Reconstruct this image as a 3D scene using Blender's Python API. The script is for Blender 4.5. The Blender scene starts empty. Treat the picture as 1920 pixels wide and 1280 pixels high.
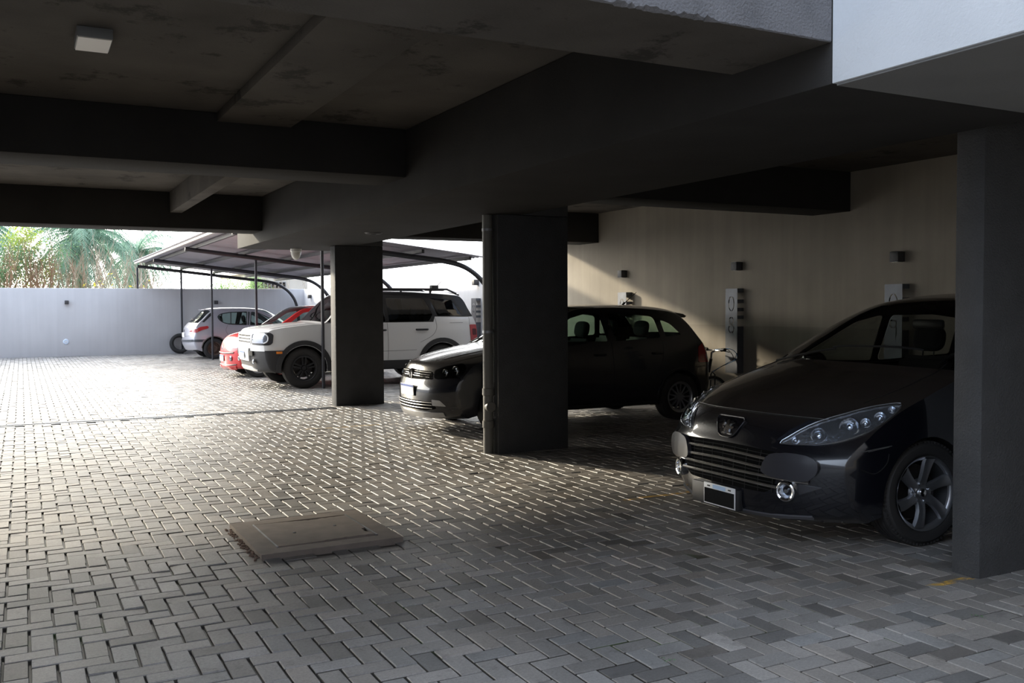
import bpy, bmesh, math, random
import numpy as np
from mathutils import Vector, Matrix
from mathutils.bvhtree import BVHTree
from mathutils.geometry import delaunay_2d_cdt
random.seed(7)
PI = math.pi
SC = bpy.context.scene
COL = SC.collection

# ---------------------------------------------------------------- camera
F_PX = 1750.0; CAM_H = 1.45
yaw = math.radians(27.7); pitch = math.atan(66/F_PX); roll = math.radians(0.27)
fw = Vector((math.sin(yaw)*math.cos(pitch), math.cos(yaw)*math.cos(pitch), -math.sin(pitch)))
r0 = Vector((math.cos(yaw), -math.sin(yaw), 0)); u0 = r0.cross(fw)
RT = r0*math.cos(roll)-u0*math.sin(roll); UP = u0*math.cos(roll)+r0*math.sin(roll)
cam_d = bpy.data.cameras.new('camera'); cam = bpy.data.objects.new('camera', cam_d); COL.objects.link(cam)
M = Matrix((RT, UP, -fw)).transposed().to_4x4(); M.translation = Vector((0, 0, CAM_H)); cam.matrix_world = M
cam_d.sensor_width = 36; cam_d.lens = F_PX/1920*36; cam_d.clip_end = 400; cam_d.clip_start = .05
SC.camera = cam

# ---------------------------------------------------------------- light
vs = SC.view_settings
vs.view_transform = 'Standard'; vs.look = 'None'; vs.gamma = 1; vs.use_curve_mapping = False
vs.exposure = 0.0
W = bpy.data.worlds.new('sky'); SC.world = W; W.use_nodes = True
nt = W.node_tree; nt.nodes.clear()
SUN_EL = math.radians(16.9); SUN_AZ = math.radians(-23.0)      # azimuth from +Y towards +X
sdir = Vector((math.sin(SUN_AZ)*math.cos(SUN_EL), math.cos(SUN_AZ)*math.cos(SUN_EL), math.sin(SUN_EL)))
tc = nt.nodes.new('ShaderNodeTexCoord')
dot = nt.nodes.new('ShaderNodeVectorMath'); dot.operation = 'DOT_PRODUCT'; dot.inputs[1].default_value = sdir
nt.links.new(tc.outputs['Generated'], dot.inputs[0])
rmp = nt.nodes.new('ShaderNodeValToRGB'); el = rmp.color_ramp.elements
mr = nt.nodes.new('ShaderNodeMapRange'); mr.inputs[1].default_value = -1; mr.inputs[2].default_value = 1
nt.links.new(dot.outputs['Value'], mr.inputs[0]); nt.links.new(mr.outputs[0], rmp.inputs[0])
el[0].position = 0.0; el[0].color = (.13, .155, .20, 1)
el[1].position = 1.0; el[1].color = (1.7, 1.6, 1.4, 1)
e = rmp.color_ramp.elements.new(.45); e.color = (.24, .28, .35, 1)
e = rmp.color_ramp.elements.new(.62); e.color = (.70, .82, 1.0, 1)
e = rmp.color_ramp.elements.new(.9); e.color = (1.4, 1.4, 1.38, 1)
bg = nt.nodes.new('ShaderNodeBackground'); bg.inputs[1].default_value = 5.6
wo = nt.nodes.new('ShaderNodeOutputWorld')
nt.links.new(rmp.outputs[0], bg.inputs[0]); nt.links.new(bg.outputs[0], wo.inputs[0])
sl = bpy.data.lights.new('sun', 'SUN'); sl.energy = 5.8; sl.angle = math.radians(3.0); sl.color = (1, .88, .68)
so = bpy.data.objects.new('sun', sl); COL.objects.link(so); so.location = (-5, 40, 20)
so.rotation_euler = sdir.to_track_quat('Z', 'Y').to_euler()

# ---------------------------------------------------------------- helpers
def tag(o, label=None, cat=None, group=None, kind=None):
    if label: o['label'] = label
    if cat: o['category'] = cat
    if group: o['group'] = group
    if kind: o['kind'] = kind
    return o
def empty(name, loc=(0, 0, 0), rz=0):
    o = bpy.data.objects.new(name, None); COL.objects.link(o); o.location = loc; o.rotation_euler = (0, 0, rz)
    o.empty_display_size = .1
    return o
MATS = {}
def mat(name, col=(.5, .5, .5), rough=.5, metal=0, spec=.5, coat=0, noise=None, bump=0, bscale=40, stain=None, emit=None, coat_rough=.03):
    """procedural principled material; noise=(scale, dark mult, light mult) varies the colour"""
    if name in MATS: return MATS[name]
    m = bpy.data.materials.new(name); m.use_nodes = True; MATS[name] = m
    n = m.node_tree.nodes; l = m.node_tree.links; b = n['Principled BSDF']
    b.inputs['Base Color'].default_value = (*col, 1); b.inputs['Roughness'].default_value = rough
    b.inputs['Metallic'].default_value = metal; b.inputs['Specular IOR Level'].default_value = spec
    b.inputs['Coat Weight'].default_value = coat; b.inputs['Coat Roughness'].default_value = coat_rough
    t = n.new('ShaderNodeTexCoord')
    if noise:
        nz = n.new('ShaderNodeTexNoise'); nz.inputs['Scale'].default_value = noise[0]; nz.inputs['Detail'].default_value = 6
        l.new(t.outputs['Object'], nz.inputs['Vector'])
        mp = n.new('ShaderNodeMapRange'); mp.inputs[1].default_value = .3; mp.inputs[2].default_value = .7
        mp.inputs[3].default_value = noise[1]; mp.inputs[4].default_value = noise[2]
        l.new(nz.outputs[0], mp.inputs[0])
        mx = n.new('ShaderNodeVectorMath'); mx.operation = 'SCALE'; mx.inputs[0].default_value = col
        l.new(mp.outputs[0], mx.inputs['Scale']); l.new(mx.outputs[0], b.inputs['Base Color'])
    if bump:
        nz = n.new('ShaderNodeTexNoise'); nz.inputs['Scale'].default_value = bscale; nz.inputs['Detail'].default_value = 5
        l.new(t.outputs['Object'], nz.inputs['Vector'])
        bp = n.new('ShaderNodeBump'); bp.inputs['Strength'].default_value = bump; bp.inputs['Distance'].default_value = .01
        l.new(nz.outputs[0], bp.inputs['Height']); l.new(bp.outputs[0], b.inputs['Normal'])
    if emit:
        b.inputs['Emission Color'].default_value = (*emit[:3], 1); b.inputs['Emission Strength'].default_value = emit[3]
    return m
def glass(name, tint=(.8, .85, .85), refl=.06, rough=.02):
    if name in MATS: return MATS[name]
    m = bpy.data.materials.new(name); m.use_nodes = True; MATS[name] = m
    n = m.node_tree.nodes; l = m.node_tree.links; n.clear()
    o = n.new('ShaderNodeOutputMaterial'); tr = n.new('ShaderNodeBsdfTransparent'); tr.inputs[0].default_value = (*tint, 1)
    g = n.new('ShaderNodeBsdfGlossy'); g.inputs['Roughness'].default_value = rough
    ge = n.new('ShaderNodeNewGeometry'); dt = n.new('ShaderNodeVectorMath'); dt.operation = 'DOT_PRODUCT'; l.new(ge.outputs['Normal'], dt.inputs[0]); l.new(ge.outputs['Incoming'], dt.inputs[1])
    def mth(op, a, v=None, v2=None):
        q = n.new('ShaderNodeMath'); q.operation = op; l.new(a, q.inputs[0])
        if v is not None: q.inputs[1].default_value = v
        if v2 is not None: q.inputs[2].default_value = v2
        return q.outputs[0]
    fr = mth('MULTIPLY_ADD', mth('POWER', mth('MULTIPLY_ADD', mth('ABSOLUTE', dt.outputs['Value']), -1, 1), 5), .96, .04)
    mx = n.new('ShaderNodeMixShader'); l.new(fr, mx.inputs[0]); l.new(tr.outputs[0], mx.inputs[1]); l.new(g.outputs[0], mx.inputs[2])
    l.new(mx.outputs[0], o.inputs[0])
    return m
def mesh_obj(name, verts, faces, m=None, parent=None, smooth=True, angle=35, mats=None, midx=None):
    me = bpy.data.meshes.new(name); me.from_pydata([tuple(v) for v in verts], [], [tuple(f) for f in faces]); me.update()
    if smooth:
        me.shade_smooth()
        if angle: me.set_sharp_from_angle(angle=math.radians(angle))
    for k in (mats or ([m] if m else [])): me.materials.append(k)
    if midx is not None: me.polygons.foreach_set('material_index', midx)
    o = bpy.data.objects.new(name, me); COL.objects.link(o)
    if parent: o.parent = parent
    return o
class MB:
    """collects shapes into ONE mesh"""
    def __init__(s): s.v = []; s.f = []
    def add(s, v, f):
        k = len(s.v); s.v += [tuple(p) for p in v]; s.f += [tuple(i+k for i in q) for q in f]; return s
    def box(s, x0, x1, y0, y1, z0, z1, bev=0):
        bm = bmesh.new(); bmesh.ops.create_cube(bm, size=1)
        for q in bm.verts: q.co = Vector(((x0+x1)/2+q.co.x*(x1-x0), (y0+y1)/2+q.co.y*(y1-y0), (z0+z1)/2+q.co.z*(z1-z0)))
        if bev: bmesh.ops.bevel(bm, geom=bm.edges[:], offset=bev, segments=2, profile=.5, affect='EDGES')
        return s.bm(bm)
    def bm(s, bm, T=None):
        bm.verts.ensure_lookup_table(); bm.verts.index_update()
        s.add([(T @ q.co if T else q.co) for q in bm.verts], [[q.index for q in f.verts] for f in bm.faces]); bm.free(); return s
    def tube(s, pts, r, n=8, cap=True, closed=False):
        P = [Vector(p) for p in pts]; N = len(P); R = r if isinstance(r, (list, tuple)) else [r]*N
        v = []; f = []; up = None
        for i, p in enumerate(P):
            a = P[(i-1) % N] if (i > 0 or closed) else p; b = P[(i+1) % N] if (i < N-1 or closed) else p
            d = (b-a).normalized()
            if up is None: up = Vector((0, 0, 1)) if abs(d.z) < .9 else Vector((1, 0, 0))
            s1 = d.cross(up).normalized(); up = s1.cross(d).normalized()
            for k in range(n):
                a_ = 2*PI*k/n; v.append(p+(s1*math.cos(a_)+up*math.sin(a_))*R[i])
        for i in range(N-1 if not closed else N):
            for k in range(n):
                j = (i+1) % N; f.append((i*n+k, i*n+(k+1) % n, j*n+(k+1) % n, j*n+k))
        if cap and not closed: f.append(tuple(range(n-1, -1, -1))); f.append(tuple((N-1)*n+k for k in range(n)))
        return s.add(v, f)
    def lathe(s, prof, n=32, axis='y', c=(0, 0, 0)):
        """prof: list of (radius, offset along axis)"""
        v = []; f = []; c = Vector(c)
        for r, h in prof:
            for k in range(n):
                a = 2*PI*k/n; x, y = r*math.cos(a), r*math.sin(a)
                v.append(c+(Vector((x, h, y)) if axis == 'y' else Vector((h, x, y)) if axis == 'x' else Vector((x, y, h))))
        for i in range(len(prof)-1):
            for k in range(n): f.append((i*n+k, i*n+(k+1) % n, (i+1)*n+(k+1) % n, (i+1)*n+k))
        return s.add(v, f)
    def prism(s, poly, h0, h1, axis='y', T=None):
        """poly extruded; axis y: poly in (x,z); axis x: poly in (y,z); axis z: poly in (x,y)"""
        n = len(poly); v = []
        for h in (h0, h1):
            for a, b in poly:
                p = Vector((a, h, b)) if axis == 'y' else Vector((h, a, b)) if axis == 'x' else Vector((a, b, h))
                v.append(T @ p if T else p)
        f = [tuple(range(n)), tuple(range(2*n-1, n-1, -1))]+[(i, n+i, n+(i+1) % n, (i+1) % n) for i in range(n)]
        return s.add(v, f)
    def build(s, name, m=None, parent=None, smooth=True, angle=35, fix=True):
        o = mesh_obj(name, s.v, s.f, m, parent, False)
        if fix:
            bm = bmesh.new(); bm.from_mesh(o.data); bmesh.ops.recalc_face_normals(bm, faces=bm.faces[:]); bm.to_mesh(o.data); bm.free()
        if smooth: o.data.shade_smooth(); o.data.set_sharp_from_angle(angle=math.radians(angle))
        return o
def catmull(pts, per=6, closed=False):
    P = [np.array(p, float) for p in pts]; out = []; n = len(P)
    for i in range(n if closed else n-1):
        p1, p2 = P[i], P[(i+1) % n]
        p0 = P[(i-1) % n] if (closed or i > 0) else 2*p1-p2
        p3 = P[(i+2) % n] if (closed or i < n-2) else 2*p2-p1
        for k in range(per):
            t = k/per
            out.append(.5*((2*p1)+(-p0+p2)*t+(2*p0-5*p1+4*p2-p3)*t*t+(-p0+3*p1-3*p2+p3)*t**3))
    if not closed: out.append(P[-1])
    return out
def interp(x, xs, ys): return float(np.interp(x, xs, ys))
def inpoly(x, y, P):
    c = False; n = len(P); j = n-1
    for i in range(n):
        xi, yi = P[i][0], P[i][1]; xj, yj = P[j][0], P[j][1]
        if (yi > y) != (yj > y) and x < (xj-xi)*(y-yi)/(yj-yi)+xi: c = not c
        j = i
    return c
def rounded(poly, r=.04, k=4):
    """round the corners of a polygon; r may be a list"""
    out = []; n = len(poly)
    for i in range(n):
        p = Vector(poly[i][:2]); a = Vector(poly[i-1][:2]); b = Vector(poly[(i+1) % n][:2]); rr = r[i] if isinstance(r, (list, tuple)) else r
        da = (a-p); db = (b-p); rr = min(rr, da.length*.48, db.length*.48)
        if rr < 1e-4: out.append(tuple(p)); continue
        p1 = p+da.normalized()*rr; p2 = p+db.normalized()*rr
        for q in range(k+1):
            t = q/k; out.append(tuple((1-t)**2*p1+2*t*(1-t)*p+t*t*p2))
    return out
def cdt(outline, holes=(), grid=.05, lines=()):
    """triangulate polygon with holes and interior grid points"""
    pts = []; edges = []
    for lp in [outline, *holes]:
        k = len(pts); n = len(lp); pts += [tuple(p[:2]) for p in lp]; edges += [(k+i, k+(i+1) % n) for i in range(n)]
    for lp in lines:
        k = len(pts); pts += [tuple(p) for p in lp]; edges += [(k+i, k+i+1) for i in range(len(lp)-1)]
    B = np.array(pts)
    xs = [p[0] for p in outline]; ys = [p[1] for p in outline]
    x = min(xs)+grid/2; row = 0
    while x < max(xs):
        y = min(ys)+grid/2+(grid/2 if row % 2 else 0); row += 1
        while y < max(ys):
            if np.min((B[:, 0]-x)**2+(B[:, 1]-y)**2) > (grid*.45)**2 and inpoly(x, y, outline) and not any(inpoly(x, y, h) for h in holes): pts.append((x, y))
            y += grid
        x += grid*.87
    r = delaunay_2d_cdt([Vector(p) for p in pts], edges, [], 0, 1e-6)
    V = [tuple(v) for v in r[0]]; Fc = []
    for f in r[2]:
        cx = sum(V[i][0] for i in f)/len(f); cy = sum(V[i][1] for i in f)/len(f)
        if inpoly(cx, cy, outline) and not any(inpoly(cx, cy, h) for h in holes): Fc.append(tuple(f))
    return V, Fc
# ---------------------------------------------------------------- materials of the place
def concrete(name, col, lo=.8, hi=1.15, sc=2.5, streak=0, rough=.85, bump=.25, stain=None, dado=None):
    m = mat(name, col, rough, spec=.25); n = m.node_tree.nodes; l = m.node_tree.links; b = n['Principled BSDF']
    t = n.new('ShaderNodeTexCoord'); nz = n.new('ShaderNodeTexNoise'); nz.inputs['Scale'].default_value = sc; nz.inputs['Detail'].default_value = 8
    l.new(t.outputs['Object'], nz.inputs['Vector'])
    mp = n.new('ShaderNodeMapRange'); mp.inputs[1].default_value = .3; mp.inputs[2].default_value = .7; mp.inputs[3].default_value = lo; mp.inputs[4].default_value = hi
    l.new(nz.outputs[0], mp.inputs[0])
    v = n.new('ShaderNodeVectorMath'); v.operation = 'SCALE'; v.inputs[0].default_value = col; l.new(mp.outputs[0], v.inputs['Scale'])
    last = v.outputs[0]
    if streak:                                            # vertical water streaks, a wear pattern of the wall itself
        mpg = n.new('ShaderNodeMapping'); mpg.inputs['Scale'].default_value = (2.5, 2.5, .12); l.new(t.outputs['Object'], mpg.inputs[0])
        n2 = n.new('ShaderNodeTexNoise'); n2.inputs['Scale'].default_value = 3; n2.inputs['Detail'].default_value = 6; l.new(mpg.outputs[0], n2.inputs['Vector'])
        m2 = n.new('ShaderNodeMapRange'); m2.inputs[1].default_value = .35; m2.inputs[2].default_value = .65; m2.inputs[3].default_value = 1-streak; m2.inputs[4].default_value = 1
        l.new(n2.outputs[0], m2.inputs[0]); v2 = n.new('ShaderNodeVectorMath'); v2.operation = 'SCALE'
        l.new(last, v2.inputs[0]); l.new(m2.outputs[0], v2.inputs['Scale']); last = v2.outputs[0]
    if stain:                                             # mould blotches
        n3 = n.new('ShaderNodeTexNoise'); n3.inputs['Scale'].default_value = stain[0]; n3.inputs['Detail'].default_value = 10; n3.inputs['Roughness'].default_value = .75
        l.new(t.outputs['Object'], n3.inputs['Vector'])
        m3 = n.new('ShaderNodeMapRange'); m3.inputs[1].default_value = stain[1]; m3.inputs[2].default_value = stain[1]+.06; m3.inputs[3].default_value = 1; m3.inputs[4].default_value = stain[2]
        l.new(n3.outputs[0], m3.inputs[0]); v3 = n.new('ShaderNodeVectorMath'); v3.operation = 'SCALE'
        l.new(last, v3.inputs[0]); l.new(m3.outputs[0], v3.inputs['Scale']); last = v3.outputs[0]
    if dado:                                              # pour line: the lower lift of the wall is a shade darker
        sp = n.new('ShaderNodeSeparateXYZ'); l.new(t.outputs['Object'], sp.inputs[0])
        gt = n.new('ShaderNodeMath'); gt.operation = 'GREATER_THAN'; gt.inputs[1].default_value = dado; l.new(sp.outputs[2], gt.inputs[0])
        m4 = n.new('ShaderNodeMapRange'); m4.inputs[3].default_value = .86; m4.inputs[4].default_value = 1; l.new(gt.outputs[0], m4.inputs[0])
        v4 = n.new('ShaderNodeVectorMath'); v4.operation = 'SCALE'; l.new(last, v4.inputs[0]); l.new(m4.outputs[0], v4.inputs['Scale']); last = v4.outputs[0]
    l.new(last, b.inputs['Base Color'])
    nb = n.new('ShaderNodeTexNoise'); nb.inputs['Scale'].default_value = 90; nb.inputs['Detail'].default_value = 6; l.new(t.outputs['Object'], nb.inputs['Vector'])
    bp = n.new('ShaderNodeBump'); bp.inputs['Strength'].default_value = bump; bp.inputs['Distance'].default_value = .01
    l.new(nb.outputs[0], bp.inputs['Height']); l.new(bp.outputs[0], b.inputs['Normal'])
    return m
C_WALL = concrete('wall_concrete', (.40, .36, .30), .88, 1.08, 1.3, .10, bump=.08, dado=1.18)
C_FARW = concrete('yard_wall_concrete', (.60, .60, .62), .94, 1.05, .8, .05)
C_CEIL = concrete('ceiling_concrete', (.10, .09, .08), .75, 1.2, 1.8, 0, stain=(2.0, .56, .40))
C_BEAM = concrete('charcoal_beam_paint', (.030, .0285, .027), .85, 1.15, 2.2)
C_PIL = concrete('charcoal_pillar_paint', (.06, .061, .063), .9, 1.1, 6, 0, rough=.6, bump=.6)
C_WHITE = concrete('white_fascia_paint', (.60, .63, .67), .96, 1.03, 3)
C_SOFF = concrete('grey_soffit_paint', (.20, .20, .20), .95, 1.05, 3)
C_FASC = concrete('grey_fascia_render', (.17, .17, .18), .8, 1.12, 5, 0, bump=.6)

def struct(name, mb, m, label=None, smooth=True):
    o = mb.build(name, m, None, smooth) if isinstance(mb, MB) else mb
    o['kind'] = 'structure'
    if label: o['label'] = label
    return o
XW = 8.45; YF = 31.2; SL = 2.97; YEND = 14.65
# ceiling slab, upper storey mass
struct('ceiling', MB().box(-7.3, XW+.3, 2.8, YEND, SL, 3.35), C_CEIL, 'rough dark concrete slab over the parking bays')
struct('wall_upper', MB().box(-8, XW+.3, 3.0, YEND-.05, 3.36, 9.5), C_FASC, 'storeys of the building above the parking bays')
# long beam over the pillars
struct('ceiling_beam', MB().box(2.95, 4.38, 2.80, YEND, 2.35, 2.965, .006), C_BEAM, 'wide charcoal concrete beam running the length of the bays over the pillars')
struct('ceiling_beam', MB().box(2.95, XW, .6, 2.797, 2.352, 3.6, .003), C_WHITE, 'white painted overhang at the front right')
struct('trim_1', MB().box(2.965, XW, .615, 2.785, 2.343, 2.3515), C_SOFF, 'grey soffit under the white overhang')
# cross beams
struct('ceiling_beam', MB().box(4.382, XW, 14.40, YEND-.002, 2.58, SL-.002, .006), C_BEAM, 'edge beam of the slab above the open yard behind the other cross beams')
struct('ceiling_beam', MB().box(-8, 2.948, 7.56, 8.19, 2.56, SL-.002, .006), C_BEAM, 'deep charcoal cross beam over the driveway, nearer one')
struct('ceiling_beam', MB().box(-8, 2.948, 12.97, 13.6, 2.50, SL-.002, .006), C_BEAM, 'deep charcoal cross beam over the driveway by the open yard')
struct('ceiling_beam', MB().box(4.382, XW, 7.72, 8.3, 2.52, SL-.002, .006), C_BEAM, 'charcoal cross beam over the black hatchback meeting the right wall')
struct('ceiling_beam', MB().box(4.382, XW, 13.0, 13.6, 2.49, SL-.002, .006), C_BEAM, 'charcoal cross beam behind the middle pillar meeting the right wall')
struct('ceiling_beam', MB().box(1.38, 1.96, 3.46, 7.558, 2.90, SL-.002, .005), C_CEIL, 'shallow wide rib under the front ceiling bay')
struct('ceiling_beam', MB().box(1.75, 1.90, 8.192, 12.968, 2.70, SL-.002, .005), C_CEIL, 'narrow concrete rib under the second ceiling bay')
# front fascia beam, chipped lower edge
def chipped_fascia():
    rnd = random.Random(3); v = []; f = []; n = 700
    for i in range(n+1):
        x = -8+10.948*i/n
        dz = .004*rnd.random() if x > 1.0 else 0
        if 1.9 < x < 2.35: dz = .018*rnd.random()
        z0 = 2.52
        v += [(x, 2.80, 3.6), (x, 2.80, z0+dz+.003), (x, 2.80+.004+dz, z0), (x, 3.40, z0), (x, 3.40, SL-.001)]
    for i in range(n):
        for k in range(4): f.append((i*5+k, i*5+k+1, i*5+6+k, i*5+5+k))
    return mesh_obj('ceiling_beam', v, f, None, None, True, 30, mats=[C_FASC, C_CEIL], midx=[0 if k % 4 < 2 else 1 for k in range(4*n)])
o = chipped_fascia(); o['kind'] = 'structure'; o['label'] = 'grey front fascia beam with a chipped lower edge'
# pillars
PILL = [(4.44, 5.2, 3.17, 3.34), (4.12, 4.92, 8.14, 8.38), (4.06, 4.80, 13.28, 13.52)]
names = ['charcoal concrete pillar at the right edge beside the near black hatchback', 'charcoal concrete pillar hiding the middle of the second black hatchback', 'charcoal concrete pillar in front of the white off-roader']
for (a, b, c, d), lb in zip(PILL, names):
    struct('concrete_pillar', MB().box(a, b, c, d, -.02, 2.349 if a < 4.38 else SL-.003, .012), C_PIL, lb)
for (a, b, c, d) in PILL[:]:
    if a < 4.38 < b: struct('concrete_pillar', MB().box(4.383, b, c, d, 2.351, SL-.003, .004), C_PIL, 'upper part of a charcoal pillar beside the long beam')
# walls
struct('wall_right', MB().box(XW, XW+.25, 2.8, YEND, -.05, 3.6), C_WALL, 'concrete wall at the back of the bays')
struct('wall_right', MB().box(XW, XW+.25, -8, 2.798, -.05, 3.6), C_PIL, 'unseen charcoal wall added at the front right to keep light and reflections down')  # added out of view: closes off side sky, dark for the car paint reflections
struct('wall_left', MB().box(-7.3, -7, -8, 2.75, -.05, 2.4), C_FARW, 'unseen low wall added left of the entrance to limit the sky light')  # added out of view, kept low so sky light enters from the left
struct('wall_left', MB().box(-7.3, -7, 2.8, YEND, -.05, 2.96), C_CEIL, 'unseen dark side wall added on the far left to shut out side light')  # unseen wall, added to close the open left side against sky light
struct('wall_right', MB().box(XW, XW+.2, YEND, YF+.2, -.05, 2.05), C_FARW, 'lower continuation of the right wall along the open yard')
def far_wall():
    m = MB().box(-12, XW+.2, YF, YF+.2, -.05, 2.06, .01)
    return m
struct('wall_far', far_wall(), C_FARW, 'pale grey rendered wall closing the yard')
struct('wall_left', MB().box(-12.2, -12, 2, YF+.2, -.05, 2.06), C_FARW, 'boundary wall on the left of the yard')
struct('rear_sky_blocker', MB().box(-18, 22, -8.3, -8, -.05, 9.0), C_FASC, 'unseen wall added behind the viewpoint to block sky light')  # added light blocker: keeps low sky behind the camera out of the bays
# ground below the pavers
struct('ground', MB().box(-60, 60, -20, 120, -.3, -.03), mat('soil', (.16, .13, .09), .95, noise=(.6, .7, 1.2)), 'bare ground around the yard', False)

# ---------------------------------------------------------------- block paving, one mesh
def paving():
    rnd = np.random.RandomState(5); g = .1; gap = .0032
    X0, X1, Y0, Y1 = -3.2, XW, .6, YF
    ni = int((X1-X0)/g)+2; nj = int((Y1-Y0)/g)+2
    V = []; Fc = []; C = []
    mhx0, mhx1, mhy0, mhy1 = 1.19, 2.06, 5.37, 6.27
    for i in range(-1, ni):
        for j in range(-1, nj):
            k = (i+j) % 4
            if k == 0: w, h = 2, 1
            elif k == 2: w, h = 1, 2
            else: continue
            gap = .0048 if X0+i*g < 2.3 else .0036 if X0+i*g < 3.2 else .0026
            x0 = X0+i*g+gap; y0 = Y0+j*g+gap; x1 = X0+(i+w)*g-gap; y1 = Y0+(j+h)*g-gap
            x1 = min(x1, X1-.002)
            if x1-x0 < .03: continue
            cx, cy = (x0+x1)/2, (y0+y1)/2
            if mhx0+.02 < cx < mhx1-.02 and mhy0+.02 < cy < mhy1-.02: continue
            if 12.98 < cy < 13.16 and cx < 4.0: continue
            wob = .0016 if cy > 4.4 else .0010
            gx, gy, gz = rnd.normal(0, wob), rnd.normal(0, wob), rnd.normal(0, .0013)
            a = rnd.normal(0, .004)
            tilt = rnd.normal(0, .010, 2) if cy > 4.0 else rnd.normal(0, .005, 2)
            c = .0028; dx, dy = (x1-x0)/2, (y1-y0)/2
            b = len(V)
            for (ex, ey, z) in ((dx, dy, -.028), (dx, dy, -.006), (dx-c, dy-c, 0)):
                for sx, sy in ((-1, -1), (1, -1), (1, 1), (-1, 1)):
                    px, py = sx*ex, sy*ey
                    zz = z+(gz+tilt[0]*px+tilt[1]*py if z > -.02 else 0)
                    V.append((cx+gx+px-a*py, cy+gy+py+a*px, zz))
            for r_ in (0, 4):
                for q in range(4): Fc.append((b+r_+q, b+r_+(q+1) % 4, b+r_+4+(q+1) % 4, b+r_+4+q))
            Fc.append((b+8, b+9, b+10, b+11))
            tone = 1+rnd.normal(0, .10)
            near = max(0, min(1, (5.2-cy)/2.0))*max(0, min(1, (cx-1.2)/1.5))
            if rnd.rand() < .12+.13*near: tone *= rnd.uniform(.5, .75)
            if rnd.rand() < .06: tone *= 1.2
            warm = rnd.normal(0, .02)
            C.append((tone*(1+warm), tone, tone*(1-warm)))
    nb = len(V); V += [(X0, Y0, -.012), (X1, Y0, -.012), (X1, Y1, -.012), (X0, Y1, -.012)]; Fc.append((nb, nb+1, nb+2, nb+3))
    me = bpy.data.meshes.new('floor'); me.from_pydata(V, [], Fc); me.update()
    ca = me.color_attributes.new('tone', 'FLOAT_COLOR', 'POINT')
    arr = np.ones((len(V), 4), np.float32); arr[:nb, :3] = np.repeat(np.array(C), 12, axis=0)
    ca.data.foreach_set('color', arr.ravel())
    m = mat('block_paver', (.2, .2, .2), .50, spec=.6); n = m.node_tree.nodes; l = m.node_tree.links; b = n['Principled BSDF']
    t = n.new('ShaderNodeTexCoord'); at = n.new('ShaderNodeAttribute'); at.attribute_name = 'tone'
    base = n.new('ShaderNodeVectorMath'); base.operation = 'MULTIPLY'; base.inputs[1].default_value = (.265, .25, .235)
    l.new(at.outputs['Color'], base.inputs[0])
    def nz(sc, det, lo, hi, a, b_, rough=.6):
        q = n.new('ShaderNodeTexNoise'); q.inputs['Scale'].default_value = sc; q.inputs['Detail'].default_value = det; q.inputs['Roughness'].default_value = rough
        l.new(t.outputs['Object'], q.inputs['Vector']); r = n.new('ShaderNodeMapRange')
        r.inputs[1].default_value = lo; r.inputs[2].default_value = hi; r.inputs[3].default_value = a; r.inputs[4].default_value = b_
        l.new(q.outputs[0], r.inputs[0]); return q, r
    _, s1 = nz(1.1, 5, .35, .65, .78, 1.12); _, s2 = nz(75, 9, .3, .72, .58, 1.32, .85)
    _, s3 = nz(7, 9, .55, .68, 1.0, .62, .75)
    mm = n.new('ShaderNodeMath'); mm.operation = 'MULTIPLY'; l.new(s1.outputs[0], mm.inputs[0]); l.new(s2.outputs[0], mm.inputs[1])
    m3 = n.new('ShaderNodeMath'); m3.operation = 'MULTIPLY'; l.new(mm.outputs[0], m3.inputs[0]); l.new(s3.outputs[0], m3.inputs[1])
    sc = n.new('ShaderNodeVectorMath'); sc.operation = 'SCALE'; l.new(base.outputs[0], sc.inputs[0]); l.new(m3.outputs[0], sc.inputs['Scale'])
    # worn yellow bay lines painted on the blocks
    sep = n.new('ShaderNodeSeparateXYZ'); l.new(t.outputs['Object'], sep.inputs[0])
    def rng(src, lo, hi):
        a = n.new('ShaderNodeMath'); a.operation = 'GREATER_THAN'; a.inputs[1].default_value = lo; l.new(src, a.inputs[0])
        c = n.new('ShaderNodeMath'); c.operation = 'LESS_THAN'; c.inputs[1].default_value = hi; l.new(src, c.inputs[0])
        d = n.new('ShaderNodeMath'); d.operation = 'MULTIPLY'; l.new(a.outputs[0], d.inputs[0]); l.new(c.outputs[0], d.inputs[1]); return d
    def mul(a, c):
        d = n.new('ShaderNodeMath'); d.operation = 'MULTIPLY'; l.new(a.outputs[0], d.inputs[0]); l.new(c.outputs[0], d.inputs[1]); return d
    def add(a, c):
        d = n.new('ShaderNodeMath'); d.operation = 'MAXIMUM'; l.new(a.outputs[0], d.inputs[0]); l.new(c.outputs[0], d.inputs[1]); return d
    X, Y, Z = sep.outputs
    L1 = mul(rng(X, 4.10, 4.43), rng(Y, 3.185, 3.235)); L2 = mul(rng(X, 3.95, 4.7), rng(Y, 5.72, 5.77)); L3 = mul(rng(X, 2.95, 3.9), rng(Y, 10.9, 10.96))
    _, worn = nz(14, 6, .42, .56, 0, 1); ys = mul(mul(add(add(L1, L2), L3), worn), rng(Z, -.004, .02))
    mx = n.new('ShaderNodeMix'); mx.data_type = 'RGBA'; l.new(ys.outputs[0], mx.inputs[0]); l.new(sc.outputs[0], mx.inputs[6]); mx.inputs[7].default_value = (.55, .33, .06, 1)
    # sand and moss in the joints; block sides darkened too, to subdue sunlit edges
    jz = rng(Z, -1, -.0042); mo, mr_ = nz(1.7, 4, .56, .66, 0, .8)
    jm = n.new('ShaderNodeMix'); jm.data_type = 'RGBA'; jm.inputs[6].default_value = (.05, .045, .038, 1); jm.inputs[7].default_value = (.05, .09, .02, 1); l.new(mr_.outputs[0], jm.inputs[0])
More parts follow.
